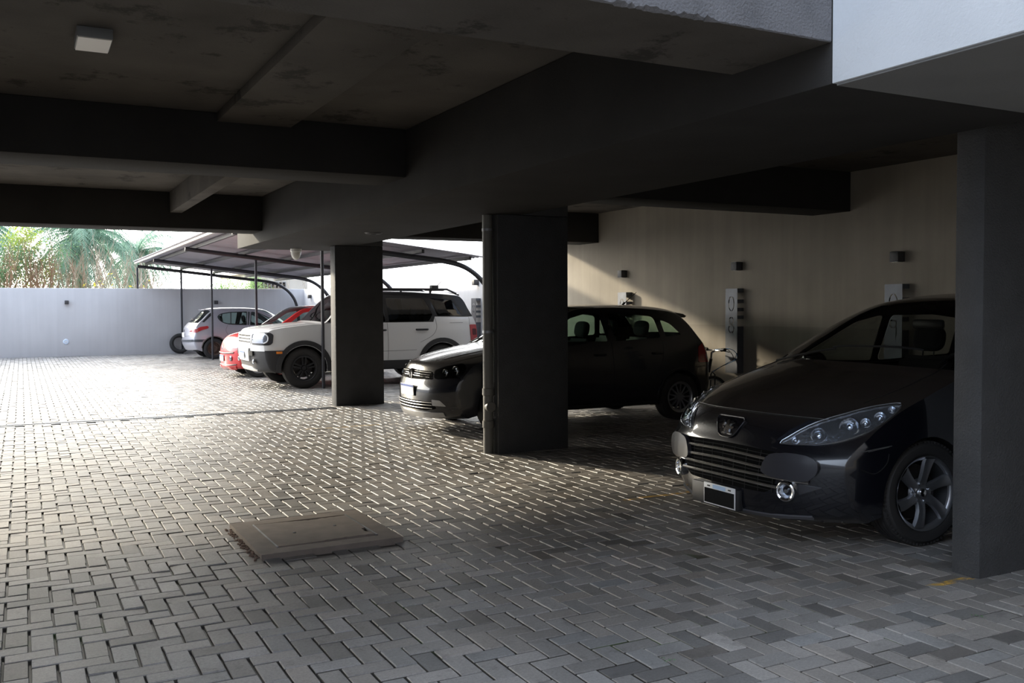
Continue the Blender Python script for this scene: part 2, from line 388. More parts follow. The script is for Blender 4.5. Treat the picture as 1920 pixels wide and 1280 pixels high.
    m2 = n.new('ShaderNodeMix'); m2.data_type = 'RGBA'; l.new(jz.outputs[0], m2.inputs[0]); l.new(mx.outputs[2], m2.inputs[6]); l.new(jm.outputs[2], m2.inputs[7])
    l.new(m2.outputs[2], b.inputs['Base Color'])
    hb, _ = nz(160, 6, 0, 1, 0, 1); bp = n.new('ShaderNodeBump'); bp.inputs['Strength'].default_value = .35; bp.inputs['Distance'].default_value = .004
    l.new(hb.outputs[0], bp.inputs['Height']); l.new(bp.outputs[0], b.inputs['Normal'])
    me.materials.append(m)
    o = bpy.data.objects.new('floor', me); COL.objects.link(o); o['kind'] = 'structure'; o['label'] = 'herringbone concrete block paving'
paving()
struct('floor', MB().box(-12, -3.2, .6, YF, -.03, -.001), concrete('plain_paving', (.24, .23, .22)), 'paving at the left side of the yard')
# ---------------------------------------------------------------- metals, plastics
STEEL = mat('dark_painted_steel', (.035, .035, .04), .45, .3, bump=.05)
GALV = mat('galvanised_rail', (.35, .36, .38), .4, .8, noise=(9, .6, 1.1))
BLK = mat('black_plastic', (.018, .018, .02), .45)
BLKM = mat('matt_black', (.006, .006, .006), .8)
CHROME = mat('chrome', (.85, .86, .88), .08, 1)
RUBBER = mat('tyre_rubber', (.022, .021, .021), .75, bump=.2, bscale=60)
LAMPD = mat('lamp_housing', (.05, .05, .055), .5, noise=(30, .8, 1.2))
WHITEP = mat('white_plastic', (.72, .70, .66), .35)

# ---- access cover in the paving
def access_cover():
    root = empty('access_cover', (1.62, 5.82, 0), math.radians(0.5))
    tag(root, 'raised square concrete access cover with broken edges set in the block paving', 'manhole cover')
    cm = concrete('cover_concrete', (.20, .17, .15), .85, 1.1, 9, 0, rough=.7, bump=.12)
    rnd = random.Random(4)
    # frame ring with worn outer edge
    def ring(pts_out, pts_in, z0, z1):
        n = len(pts_out); v = [(*p, z0) for p in pts_out]+[(*p, z1) for p in pts_out]+[(*p, z1) for p in pts_in]+[(*p, z0) for p in pts_in]
        f = []
        for i in range(n):
            j = (i+1) % n
            for a in range(3): f.append((a*n+i, a*n+j, (a+1)*n+j, (a+1)*n+i))
        return v, f
    def sq(hx, hy, n, jit, ox=0, oy=0):
        P = []
        for (ax, ay, bx, by) in ((-1, -1, 1, -1), (1, -1, 1, 1), (1, 1, -1, 1), (-1, 1, -1, -1)):
            for i in range(n):
                t = i/n; x = ax+(bx-ax)*t; y = ay+(by-ay)*t
                P.append((ox+x*hx+rnd.uniform(-jit, jit)*(i > 0), oy+y*hy+rnd.uniform(-jit, jit)*(i > 0)))
        return P
    m = MB(); v, f = ring(sq(.435, .445, 30, .003), sq(.315, .33, 30, .0015), -.03, .030); m.add(v, f)
    m.build('frame', cm, root, angle=30)
    # lid with chipped front and back edges
    P = sq(.305, .31, 30, .002); Q = []
    for i, (x, y) in enumerate(P):
        if y < -.29: y += .035*max(0, math.sin((x+.1)*5))*rnd.uniform(.5, 1)
        if y > .29: y -= .04*max(0, math.sin((x+.2)*6))*rnd.uniform(.4, 1)
        if x > .29 and -.12 > y > -.22: x -= .03
        Q.append((x, y))
    m = MB(); m.prism(Q, 0, .033, 'z'); lid = m.build('lid', cm, root, angle=30)
    for sx in (-.31, .31): MB().box(sx-.004, sx+.004, -.32, .32, .02, .035).build('steel_edge', GALV, root)
    for x, y in ((-.13, -.02), (.15, .04)): MB().lathe([(0, .037), (.009, .037), (.009, .03)], 12, 'z', (x, y, 0)).build('lifting_ring', GALV, lid)
    MB().box(-.314, .314, -.329, .329, -.03, .01).build('pit', mat('pit_dirt', (.02, .018, .015), .95), root)
    rb = MB()
    for k in range(160):
        s = rnd.uniform(.002, .008); x = rnd.uniform(-.475, -.437); y = rnd.uniform(-.45, .42); rb.box(x-s, x+s, y-s, y+s, -.01, rnd.uniform(.001, .009), .001)
    o = rb.build('rubble', concrete('mortar_rubble', (.16, .11, .09)), root); o['kind'] = 'stuff'
access_cover()

# ---- linear drain
def drain():
    root = empty('drain_channel', (.3, 13.07, 0))
    tag(root, 'long narrow slotted drain channel crossing the paving at the edge of the yard', 'drain')
    m = MB(); m.box(-3.5, 3.68, -.085, -.055, -.03, .006, .002); m.box(-3.5, 3.68, .055, .085, -.03, .006, .002); m.build('edge_rail', GALV, root)
    m = MB(); m.box(-3.5, 3.68, -.055, .055, -.03, -.02)
    x = -3.5
    while x < 3.66: m.box(x, x+.018, -.055, .055, -.012, -.002); x += .035
    m.build('grating', mat('dark_iron', (.05, .05, .055), .5, .7), root)
drain()

# ---- square ceiling lights
for (x, y, lb) in ((.385, 5.72, 'square white surface ceiling light in the front bay, the nearer and larger one'), (.31, 10.48, 'square white surface ceiling light beyond the first cross beam, the farther one')):
    root = empty('ceiling_light', (x, y, SL-.001)); tag(root, lb, 'ceiling light', 'square ceiling lights over the driveway')
    MB().box(-.09, .09, -.15, .15, -.055, 0, .004).build('housing', mat('light_housing_white', (.20, .205, .215), .5), root)
    MB().box(-.084, .084, -.144, .144, -.061, -.0555).build('diffuser', mat('light_diffuser_off', (.80, .76, .70), .35), root)

# ---- up and down wall lamps
def wall_lamp(loc, rz, lb, grp):
    root = empty('wall_lamp', loc, rz); tag(root, lb, 'wall lamp', grp)
    MB().box(.001, .11, -.055, .055, -.055, .055, .003).build('housing', LAMPD, root)
    MB().box(.018, .098, -.04, .04, .0545, .058).build('lens', glass('lamp_glass', (.5, .5, .5)), root)
    MB().box(.018, .098, -.04, .04, -.058, -.0545).build('lens', glass('lamp_glass'), root)
G1 = 'box wall lamps above the bay number plates'
wall_lamp((XW, 7.02, 1.965), PI, 'small dark box wall lamp above the near black hatchback, rightmost on the right wall', G1)
wall_lamp((XW, 9.58, 1.965), PI, 'small dark box wall lamp above the number plate between the two black hatchbacks', G1)
wall_lamp((XW, 12.24, 1.95), PI, 'small dark box wall lamp above the roof aerial of the second black hatchback', G1)
wall_lamp((XW, 17.62, 1.95), PI, 'small dark box wall lamp in the open yard behind the rear of the white off-roader', G1)
wall_lamp((XW, 30.3, 1.80), PI, 'tiny dark wall lamp near the far corner of the yard', G1)
wall_lamp((1.21, YF, 1.63), -PI/2, 'dark box lamp on the bare far wall left of the canopy', 'box lamps on the far wall')
wall_lamp((5.57, YF, 1.62), -PI/2, 'dark box lamp on the far wall above the silver hatchback', 'box lamps on the far wall')
root = empty('wall_socket', (1.17, YF, .44), -PI/2); tag(root, 'small round pale cover plate low on the far wall', 'cover plate')
MB().lathe([(0, .03), (.07, .028), (.085, .0)], 24, 'x', (0, 0, 0)).build('plate', mat('pale_blue_plastic', (.6, .68, .8), .4), root)
MB().lathe([(0, .036), (.02, .036), (.02, .028)], 12, 'x', (0, 0, 0)).build('screw_cap', WHITEP, root)

# ---- cut-out bay number plates on the right wall
PLATEM = mat('grey_number_steel', (.13, .14, .16), .45, .4, noise=(12, .85, 1.1))
def number_plate(y, z1, z0, digits, lb, w=.23):
    root = empty('bay_number_plate', (XW, y, z0), PI); tag(root, lb, 'number sign', 'tall cut-out number plates on the right wall')
    H = z1-z0; dpt = .11
    holes = []
    def ell(cx, cz, a, b, a0=0, a1=360, t=.016, n=16):
        o = [(cx+a*math.cos(math.radians(a0+(a1-a0)*i/n)), cz+b*math.sin(math.radians(a0+(a1-a0)*i/n))) for i in range(n+1)]
        q = [(cx+(a-t)*math.cos(math.radians(a1-(a1-a0)*i/n)), cz+(b-t)*math.sin(math.radians(a1-(a1-a0)*i/n))) for i in range(n+1)]
        return o+q
    zc = H-.20
    for d in digits:
        if d == '0': holes += [ell(0, zc, .06, .10, 98, 262), ell(0, zc, .06, .10, -82, 82)]; zc -= .27
        if d == '8': holes += [ell(0, zc+.045, .05, .05, 100, 260), ell(0, zc+.045, .05, .05, -80, 80), ell(0, zc-.06, .06, .06, 100, 260), ell(0, zc-.06, .06, .06, -80, 80)]; zc -= .27
        if d == '1': holes += [[(-.01, zc-.1), (.01, zc-.1), (.01, zc+.1), (-.01, zc+.1)]]; zc -= .27
        if d == '9': holes += [ell(0, zc+.04, .05, .05, 100, 260), ell(0, zc+.04, .05, .05, -80, 80), [(.035, zc-.1), (.05, zc-.1), (.05, zc), (.035, zc)]]; zc -= .27
    out = [(-w/2, 0), (w/2, 0), (w/2, H), (-w/2, H)]
    V, Fc = cdt(out, holes, .06)
    n = len(V); vv = [(dpt, a, b) for a, b in V]+[(dpt-.004, a, b) for a, b in V]
    ff = [tuple(q) for q in Fc]+[tuple(i+n for i in reversed(q)) for q in Fc]
    m = MB(); m.add(vv, ff)
    m.build('face_plate', PLATEM, root)
    for s in (-1, 1):
        a, b = sorted((s*(w/2-.008), s*w/2))
        MB().box(0, dpt-.0045, a, b, 0, H-.50).build('side_flange', PLATEM, root)
        for z in (H-.40, H-.30, H-.19): MB().box(0, dpt-.0045, a, b, z, z+.045).build('spacer', PLATEM, root)
    MB().box(0, dpt-.0045, -w/2, w/2, H-.05, H).build('top_block', PLATEM, root)
number_plate(9.62, 1.67, .55, '08', 'tall grey metal plate with cut-out digits on the wall right of the parked bicycle')
number_plate(7.02, 1.67, .55, '09', 'grey metal number plate showing just above the roof of the near black hatchback')
number_plate(12.17, 1.66, .55, '01', 'pale metal plate with cut-out digits rising behind the roof aerial of the second black hatchback')
number_plate(17.6, 1.62, .4, '0', 'grey metal plate on the yard wall behind the tail of the white off-roader')

# ---- dome camera and soffit fitting under the long beam
root = empty('dome_camera', (3.76, 14.3, 2.348)); tag(root, 'white dome security camera under the far end of the long beam', 'security camera')
MB().lathe([(0, 0), (.085, 0), (.085, -.045), (.078, -.05)], 28, 'z').build('base', WHITEP, root)
MB().lathe([(.078, -.05)]+[(.075*math.cos(a), -.06-.11*math.sin(a)) for a in np.linspace(0, PI/2-.02, 8)], 28, 'z').build('dome', mat('dome_white', (.62, .60, .55), .25), root)
root = empty('vent_plate', (3.8, 10.84, 2.349)); tag(root, 'small flat round fitting under the long beam between the pillars', 'soffit fitting')
MB().lathe([(0, -.018), (.09, -.016), (.11, 0)], 24, 'z').build('plate', LAMPD, root)
MB().lathe([(.03, -.0175), (.035, -.022), (.04, -.0175)], 24, 'z').build('ring', BLK, root)

# ---- downpipe on the middle pillar
root = empty('downpipe', (4.065, 8.255, 0)); tag(root, 'dark rainwater pipe with couplings running down the side of the middle pillar', 'pipe')
PIPEM = mat('pipe_grey', (.15, .145, .13), .45)
MB().lathe([(.05, 0), (.05, 2.345)], 28, 'z').build('pipe', PIPEM, root)
for z in (.30, .62): MB().lathe([(.05, z-.05), (.058, z-.045), (.058, z+.02), (.05, z+.025)], 28, 'z').build('coupling', PIPEM, root)
MB().lathe([(.0501, .40), (.052, .40)]+[], 20, 'z').lathe([(0, -.060), (.045, -.060), (.052, -.055), (.055, .0)], 24, 'y', (.005, 0, .46)).build('inspection_cap', PIPEM, root)
for z in (1.2, 2.2): MB().lathe([(.0505, z-.012), (.0545, z-.012), (.0545, z+.012), (.0505, z+.012)], 24, 'z').build('clip', GALV, root)

# ---- wheels -------------------------------------------------------------
def tyre_mb(R=.315, w=.195, rr=.205, c=(0, 0, 0), tread=True):
    h = w/2
    prof = [(rr, -h*.72), (rr+.01, -h*.86), (rr+(R-rr)*.35, -h*1.0), (rr+(R-rr)*.7, -h*.98), (R-.018, -h*.86), (R-.006, -h*.74)]
    if tread:
        for i in range(5):
            a = -h*.7+h*1.4*i/5; b = a+h*1.4/5
            prof += [(R, a), (R, b-.010), (R-.007, b-.009), (R-.007, b-.002)] if i < 4 else [(R, a), (R, b)]
    prof += [(R-.006, h*.74), (R-.018, h*.86), (rr+(R-rr)*.7, h*.98), (rr+(R-rr)*.35, h), (rr+.01, h*.86), (rr, h*.72)]
    m = MB().lathe(prof, 64, 'y', c)
    if tread:
        n = 72                                   # tread blocks on both shoulders
        for k in range(n):
            a = 2*PI*k/n
            for s in (-1, 1):
                T = Matrix.Rotation(a, 4, 'Y'); y0, y1 = sorted((s*h*.66, s*h*.90))
                bm = bmesh.new(); bmesh.ops.create_cube(bm, size=1)
                for q in bm.verts: q.co = T @ Vector((q.co.x*.012, (y0+y1)/2+q.co.y*(y1-y0), R-.010+q.co.z*.014))+Vector(c)
                m.bm(bm)
    return m

# ---- spare tyre against the far wall
root = empty('spare_tyre', (4.42, 31.08, 0)); tag(root, 'black worn tyre without a rim leaning against the far wall behind the silver hatchback', 'tyre')
t = tyre_mb(.31, .19, .20); t2 = MB(); Rm = Matrix.Rotation(math.radians(-8), 3, 'X')
t2.add([Rm @ Vector(p)+Vector((0, -.04, .325)) for p in t.v], t.f); t2.build('tyre_casing', RUBBER, root)
b = MB(); q = MB().lathe([(.205, -.068), (.198, -.07), (.198, .07), (.205, .068)], 48); b.add([Rm @ Vector(p)+Vector((0, -.04, .325)) for p in q.v], q.f); b.build('inner_bead', BLKM, root)

# ---- canopy over the yard bays -------------------------------------------
SHEET = mat('roof_sheet', (.42, .40, .44), .45, .3, noise=(3, .9, 1.05))
TRIM = mat('pale_edge_trim', (.75, .72, .66), .5)
def canopy():
    root = empty('carport_canopy', (5.5, 23.5, 0)); tag(root, 'long carport canopy of corrugated sheet on curved dark steel ribs over the yard bays', 'carport')
    off = Vector((5.5, 23.5, 0))
    def rz(x):                                  # underside height of the ribs along X
        return 2.74+(x-3.2)*(2.30-2.74)/(7.2-3.2)
    prof = [(3.2, rz(3.2)), (5, rz(5)), (6.4, rz(6.4)), (7.1, rz(7.1)), (7.5, 2.22), (7.78, 2.06), (7.98, 1.86), (8.12, 1.6), (8.2, 1.2), (8.22, .6), (8.22, 0)]
    pp = catmull(prof, 4)
    Y = [16.3, 21.5, 27.0, 31.0]
    for y in Y:
        MB().tube([Vector((a, y, b))-off for a, b in pp], .048, 12).build('curved_rib', STEEL, root)
        MB().box(8.12-5.5, 8.32-5.5, y-.1-23.5, y+.1-23.5, 0, .02).build('foot_plate', STEEL, root)
    for x in (3.45, 4.5, 5.5, 6.5, 7.45):
        z = rz(x) if x < 7.2 else 2.27
        MB().box(x-.025-5.5, x+.025-5.5, 15.85-23.5, 31.15-23.5, z+.048, z+.118).build('purlin', STEEL, root)
    # corrugated sheet
    ny = int((31.6-15.7)/.0475/1); v = []; f = []
    xs = [3.12, 4.0, 5.0, 6.0, 7.0, 7.35, 7.72]
    def sz(x): return (rz(x) if x < 7.2 else 2.30-(x-7.2)*.13)+.135
    for j in range(ny+1):
        y = 15.7+(31.3-15.7)*j/ny; wv = (.0, .014, .028, .014)[j % 4]
        for x in xs: v.append(Vector((x, y, sz(x)+wv))-off)
    k = len(xs)
    for j in range(ny):
        for i in range(k-1): f.append((j*k+i, j*k+i+1, (j+1)*k+i+1, (j+1)*k+i))
    n = len(v); v += [p+Vector((0, 0, .004)) for p in v]; f += [tuple(i+n for i in reversed(q)) for q in f]
    MB().add(v, f).build('corrugated_sheet', SHEET, root, angle=60, fix=False)
    MB().box(3.14-5.5, 3.19-5.5, 15.75-23.5, 31.25-23.5, rz(3.2)+.085, rz(3.2)+.125).build('edge_trim', TRIM, root)
    for x, y, z1 in ((4.75, 16.3, rz(4.75)-.04), (4.75, 21.6, rz(4.75)-.04), (4.70, 26.92, rz(4.7)-.04), (4.50, 31.1, rz(4.5)-.04)):
        MB().tube([Vector((x, y, 0))-off, Vector((x, y, z1))-off], .03, 12).build('post', STEEL, root)
    MB().tube([Vector((3.22, 31.22, 2.061))-off, Vector((3.22, 31.22, rz(3.22)-.02))-off], .03, 12).build('short_post', STEEL, root)
canopy()

# ---- building beyond the far corner
root = empty('distant_building', (8.7, 36.0, 0)); tag(root, 'pale building with a small ventilation block seen beyond the far corner of the yard', 'building')
PALE = mat('pale_render', (.75, .72, .66), .9, noise=(2, .92, 1.05))
MB().box(-1.0, 1.2, 0, 6, 0, 2.75).build('wall', PALE, root)
m = MB().box(-.95, .35, -.06, -.001, 2.16, 2.44); m.build('vent_frame', mat('grey_frame', (.4, .4, .4), .6), root)
m = MB()
for x in np.arange(-.9, .3, .14): m.box(x, x+.09, -.08, -.061, 2.19, 2.41)
m.build('vent_slot', BLKM, root)
MB().box(-1.15, 1.35, -.15, 6.1, 2.75, 2.85).build('roof_edge', PALE, root)

# ---- trees and thicket beyond the far wall -------------------------------
def leafmat(name, c, tr=.3):
    m = mat(name, c, .6, spec=.3); n = m.node_tree.nodes; l = m.node_tree.links; b = n['Principled BSDF']
    o = [x for x in n if x.type == 'OUTPUT_MATERIAL'][0]
    t = n.new('ShaderNodeBsdfTranslucent'); t.inputs[0].default_value = (*[min(1, x*1.5) for x in c], 1)
    mx = n.new('ShaderNodeMixShader'); mx.inputs[0].default_value = tr
    oi = n.new('ShaderNodeTexCoord'); nz = n.new('ShaderNodeTexNoise'); nz.inputs['Scale'].default_value = 3; l.new(oi.outputs['Object'], nz.inputs['Vector'])
    mr_ = n.new('ShaderNodeMapRange'); mr_.inputs[1].default_value = .3; mr_.inputs[2].default_value = .7; mr_.inputs[3].default_value = .6; mr_.inputs[4].default_value = 1.5
    v = n.new('ShaderNodeVectorMath'); v.operation = 'SCALE'; v.inputs[0].default_value = c; l.new(nz.outputs[0], mr_.inputs[0]); l.new(mr_.outputs[0], v.inputs['Scale'])
    l.new(v.outputs[0], b.inputs['Base Color'])
    l.new(b.outputs[0], mx.inputs[1]); l.new(t.outputs[0], mx.inputs[2]); l.new(mx.outputs[0], o.inputs[0]); return m
BARK = mat('pale_bark', (.42, .34, .26), .9, noise=(8, .7, 1.2)); BARKB = mat('brown_bark', (.30, .19, .12), .9, noise=(8, .7, 1.2)); BARKW = mat('white_bark', (.62, .60, .55), .85, noise=(8, .85, 1.1))
LG1 = leafmat('leaf_green', (.11, .20, .10)); LG2 = leafmat('leaf_yellow_green', (.26, .34, .06)); LG3 = leafmat('palm_leaf', (.20, .32, .24)); LY = leafmat('yellow_leaf', (.5, .42, .06)); LB = leafmat('bright_leaf', (.22, .36, .12))
def leaves_mb(pts, s, rnd, elong=2.2):
    v = []; f = []
    for p in pts:
        p = Vector(p); d = Vector((rnd.gauss(0, 1), rnd.gauss(0, 1), rnd.gauss(0, .8))).normalized(); u = d.cross(Vector((rnd.gauss(0, 1), rnd.gauss(0, 1), rnd.gauss(0, 1)))).normalized()
        a = s*rnd.uniform(.6, 1.3); w = a/elong; k = len(v); v += [p-d*a*.5, p+u*w*.5, p+d*a*.5, p-u*w*.5]; f.append((k, k+1, k+2, k+3))
    m = MB(); m.add(v, f); return m
def branch(m, tips, p, d, L, r, depth, rnd, spread=.5, up=.15):
    pts = [p]; q = p.copy(); dd = d.copy(); n = 4
    for i in range(n):
        dd = (dd+Vector((rnd.gauss(0, .12), rnd.gauss(0, .12), up*.5*rnd.random()))).normalized(); q = q+dd*L/n; pts.append(q.copy())
    m.tube(pts, [r*(1-.45*i/n) for i in range(n+1)], 5, False)
    if depth == 0: tips.append((pts[-1], dd)); tips.append((pts[2], dd)); return
    for k in range(rnd.choice((2, 3))):
        nd = (dd+Vector((rnd.gauss(0, spread), rnd.gauss(0, spread), rnd.gauss(up, spread*.5)))).normalized()
        branch(m, tips, pts[rnd.choice((2, 3, 4))], nd, L*rnd.uniform(.6, .85), r*.55, depth-1, rnd, spread, up)
def leafy(name, loc, h, seed, leaf, bark, lb, cat, spread=.5, n=14, s=.16, depth=4, stems=1, r=.09, up=.2, fr=.35, grp='trees and thicket beyond the far wall'):
    rnd = random.Random(seed); root = empty(name, loc); tag(root, lb, cat, grp); m = MB(); tips = []
    for k in range(stems):
        x, y = (0, 0) if stems == 1 else (rnd.uniform(-1.3, 1.3), rnd.uniform(-.5, .5))
        branch(m, tips, Vector((x, y, 0)), Vector((rnd.gauss(0, .12), rnd.gauss(0, .12), 1)).normalized(), h*fr, r, depth, rnd, spread, up)
    m.build('trunk' if stems == 1 else 'stems', bark, root)
    if leaf and n:
        pts = []
        for p, d in tips:
            for k in range(n): pts.append(p+Vector((rnd.gauss(0, .22), rnd.gauss(0, .22), rnd.gauss(0, .2))))
        leaves_mb(pts, s, rnd).build('foliage', leaf, root, smooth=False, fix=False)
def palm(loc, h, seed, lb, nf=34, L=2.6):
    rnd = random.Random(seed); root = empty('palm_tree', loc); tag(root, lb, 'palm tree', 'trees and thicket beyond the far wall')
    MB().tube([(0, 0, 0), (.05, 0, h*.5), (0, 0, h)], [.18, .16, .18], 12).build('trunk', BARK, root)
    fm = MB(); v = []; f = []
    for k in range(nf):
        az = 2*PI*k/nf*5.03+rnd.uniform(-.2, .2); elv = rnd.uniform(-1.0, 1.25); LL = L*rnd.uniform(.8, 1.1)
        d = Vector((math.cos(az)*math.cos(elv), math.sin(az)*math.cos(elv), math.sin(elv))); p = Vector((0, 0, h)); pts = [p]
        for i in range(10): d = (d+Vector((0, 0, -.15-.02*i))).normalized(); p = p+d*LL/10; pts.append(p)
        fm.tube(pts, [.02*(1-.08*i) for i in range(11)], 4, False)
        side = Vector((-math.sin(az), math.cos(az), 0))
        for i in range(1, 11):
            a, b = pts[i-1], pts[i]
            for q in range(4):
                o = a.lerp(b, q/4)
                for s in (-1, 1):
                    ll = .5*math.sin(PI*min(1, (i+1)/12))*rnd.uniform(.8, 1.1); e = o+side*s*ll*.7+(b-a).normalized()*ll*.35+Vector((0, 0, -ll*rnd.uniform(.25, .8)))
                    w = (b-a).normalized()*.02; kk = len(v); v += [o-w, o+w, e]; f.append((kk, kk+1, kk+2))
    fm.build('frond_stems', LG3, root); MB().add(v, f).build('fronds', LG3, root, smooth=False, fix=False)
palm((1.9, 37.0, 0), 4.1, 3, 'large drooping palm crown filling the gap above the far wall', 110, 3.1)
palm((4.1, 40.0, 0), 3.6, 5, 'second palm just right of and behind the large palm', 70, 2.6)
palm((-1.2, 39.0, 0), 4.6, 9, 'palm at the left edge of the view beyond the far wall', 60, 2.6)
leafy('leafy_tree', (-.3, 36.0, 0), 5.2, 11, LG1, BARK, 'loose green tree at the left end above the far wall', 'tree', n=50, s=.10)
leafy('leafy_tree', (1.0, 35.4, 0), 4.6, 12, LG2, BARK, 'yellow-green leafed tree left of the large palm', 'tree', n=30, s=.10)
leafy('leafy_tree', (6.9, 35.5, 0), 2.7, 13, LB, BARK, 'bright green bush seen under the canopy edge above the far wall', 'tree', n=60, s=.07, r=.06)
leafy('bare_thicket', (.3, 34.0, 0), 3.6, 21, None, BARKB, 'tangle of bare reddish upright twigs left of the large palm', 'bare shrub', stems=26, r=.026, depth=3, spread=.28, up=.5, fr=.42)
leafy('bare_thicket', (-1.0, 33.6, 0), 3.4, 22, None, BARKB, 'tangle of bare upright twigs at the left edge of the view', 'bare shrub', stems=22, r=.024, depth=3, spread=.25, up=.5, fr=.42)
leafy('bare_thicket', (2.6, 33.8, 0), 3.5, 23, None, BARK, 'pale bare leaning branches in front of the large palm', 'bare shrub', stems=20, r=.028, depth=3, spread=.45, up=.3, fr=.44)
leafy('bare_thicket', (4.1, 34.2, 0), 3.0, 24, None, BARKW, 'white bare branches just above the wall under the canopy tip', 'bare shrub', stems=8, r=.045, depth=2, spread=.45, up=.3, fr=.46)
leafy('bare_thicket', (8.2, 34.6, 0), 2.8, 25, None, BARK, 'fine grey bare twigs above the wall behind the canopy', 'bare shrub', stems=9, r=.02, depth=4, spread=.6, up=.1, fr=.40)
leafy('yellow_shrub', (1.75, 33.4, 0), 2.55, 31, LY, BARK, 'yellow flowering shrub just above the far wall before the large palm', 'shrub', stems=4, n=5, s=.12, r=.02, depth=3)
leafy('yellow_shrub', (3.75, 33.4, 0), 2.6, 32, LY, BARK, 'small yellow shrub beside the short post of the canopy tip', 'shrub', stems=2, n=4, s=.12, r=.02, depth=3)

# ---- weeds in the joints
rnd = random.Random(2)
for (x, y, lb) in ((5.0, 3.08, 'small green weed at the foot of the right-hand pillar'), (2.31, 3.03, 'small green weed in a paving joint in the middle foreground'), (3.9, 2.78, 'small green weed in a paving joint right of the centre foreground'), (3.70, 2.42, 'small green weed near the lower right corner')):
    pts = [(rnd.gauss(0, .014), rnd.gauss(0, .014), rnd.uniform(.001, .010)) for k in range(18)]
    o = leaves_mb(pts, .009, rnd, 1.6).build('weed', LG1, None, smooth=False, fix=False); o.location = (x, y, 0); tag(o, lb, 'weed', 'weeds in the paving joints')
# ======================================================================= cars
def dusty(name, base, dust, rough=.25):
    # gloss paint; settled dust lies on whatever faces upwards
    m = mat(name, base, rough, 0, .5, 1.0, coat_rough=.05); n = m.node_tree.nodes; l = m.node_tree.links; b = n['Principled BSDF']
    g = n.new('ShaderNodeNewGeometry'); s = n.new('ShaderNodeSeparateXYZ'); l.new(g.outputs['Normal'], s.inputs[0])
    mr_ = n.new('ShaderNodeMapRange'); mr_.inputs[1].default_value = .45; mr_.inputs[2].default_value = .95; l.new(s.outputs[2], mr_.inputs[0])
    t = n.new('ShaderNodeTexCoord'); nz = n.new('ShaderNodeTexNoise'); nz.inputs['Scale'].default_value = 85; nz.inputs['Detail'].default_value = 8; l.new(t.outputs['Object'], nz.inputs['Vector'])
    m2 = n.new('ShaderNodeMapRange'); m2.inputs[1].default_value = .35; m2.inputs[2].default_value = .7; m2.inputs[3].default_value = .55; m2.inputs[4].default_value = 1.0; l.new(nz.outputs[0], m2.inputs[0])
    mm = n.new('ShaderNodeMath'); mm.operation = 'MULTIPLY'; l.new(mr_.outputs[0], mm.inputs[0]); l.new(m2.outputs[0], mm.inputs[1])
    mx = n.new('ShaderNodeMix'); mx.data_type = 'RGBA'; mx.inputs[6].default_value = (*base, 1); mx.inputs[7].default_value = (*dust, 1); l.new(mm.outputs[0], mx.inputs[0]); l.new(mx.outputs[2], b.inputs['Base Color'])
    ml = n.new('ShaderNodeMath'); ml.operation = 'MULTIPLY_ADD'; ml.inputs[1].default_value = -.55; ml.inputs[2].default_value = 1; l.new(mm.outputs[0], ml.inputs[0]); l.new(ml.outputs[0], b.inputs['Coat Weight'])
    return m
PAINT_B = dusty('black_car_paint', (.004, .0045, .008), (.05, .041, .034))
PAINT_G = dusty('dark_blue_paint', (.006, .007, .013), (.035, .033, .031))
PAINT_W = mat('white_car_paint', (.62, .62, .62), .35, 0, .5, .8)
PAINT_R = mat('red_car_paint', (.52, .018, .02), .35, 0, .5, .8)
PAINT_S = mat('silver_car_paint', (.42, .42, .47), .38, .55, .5, .6)
TRIMB = mat('dark_trim', (.012, .012, .013), .5)
SEAM = mat('panel_gap', (.003, .003, .003), .8)
GLS = glass('car_glass', (.62, .70, .66)); GLD = glass('tinted_car_glass', (.045, .05, .055)); LENS = glass('lamp_lens', (.93, .95, .97), rough=.01)
SEATM = mat('seat_cloth', (.02, .02, .022), .9, bump=.2, bscale=120)
REFL = mat('lamp_reflector', (.62, .65, .70), .18, 1, bump=.6, bscale=24)
REFD = mat('dark_lamp_reflector', (.10, .105, .12), .2, 1, bump=.5, bscale=24)
ALLOY = mat('alloy_wheel_silver', (.42, .43, .46), .28, .9)
ALLOYD = mat('alloy_wheel_black', (.02, .02, .022), .35, .3)
PLATE_W = mat('plate_white', (.80, .81, .82), .4); PLATE_B = mat('plate_black', (.015, .016, .015), .6); PLATE_BL = mat('plate_blue', (.05, .12, .45), .5)
TAIL = mat('tail_lamp_red', (.35, .01, .015), .15, coat=1); AMBER = mat('amber_lens', (.8, .22, .01), .2, coat=1)

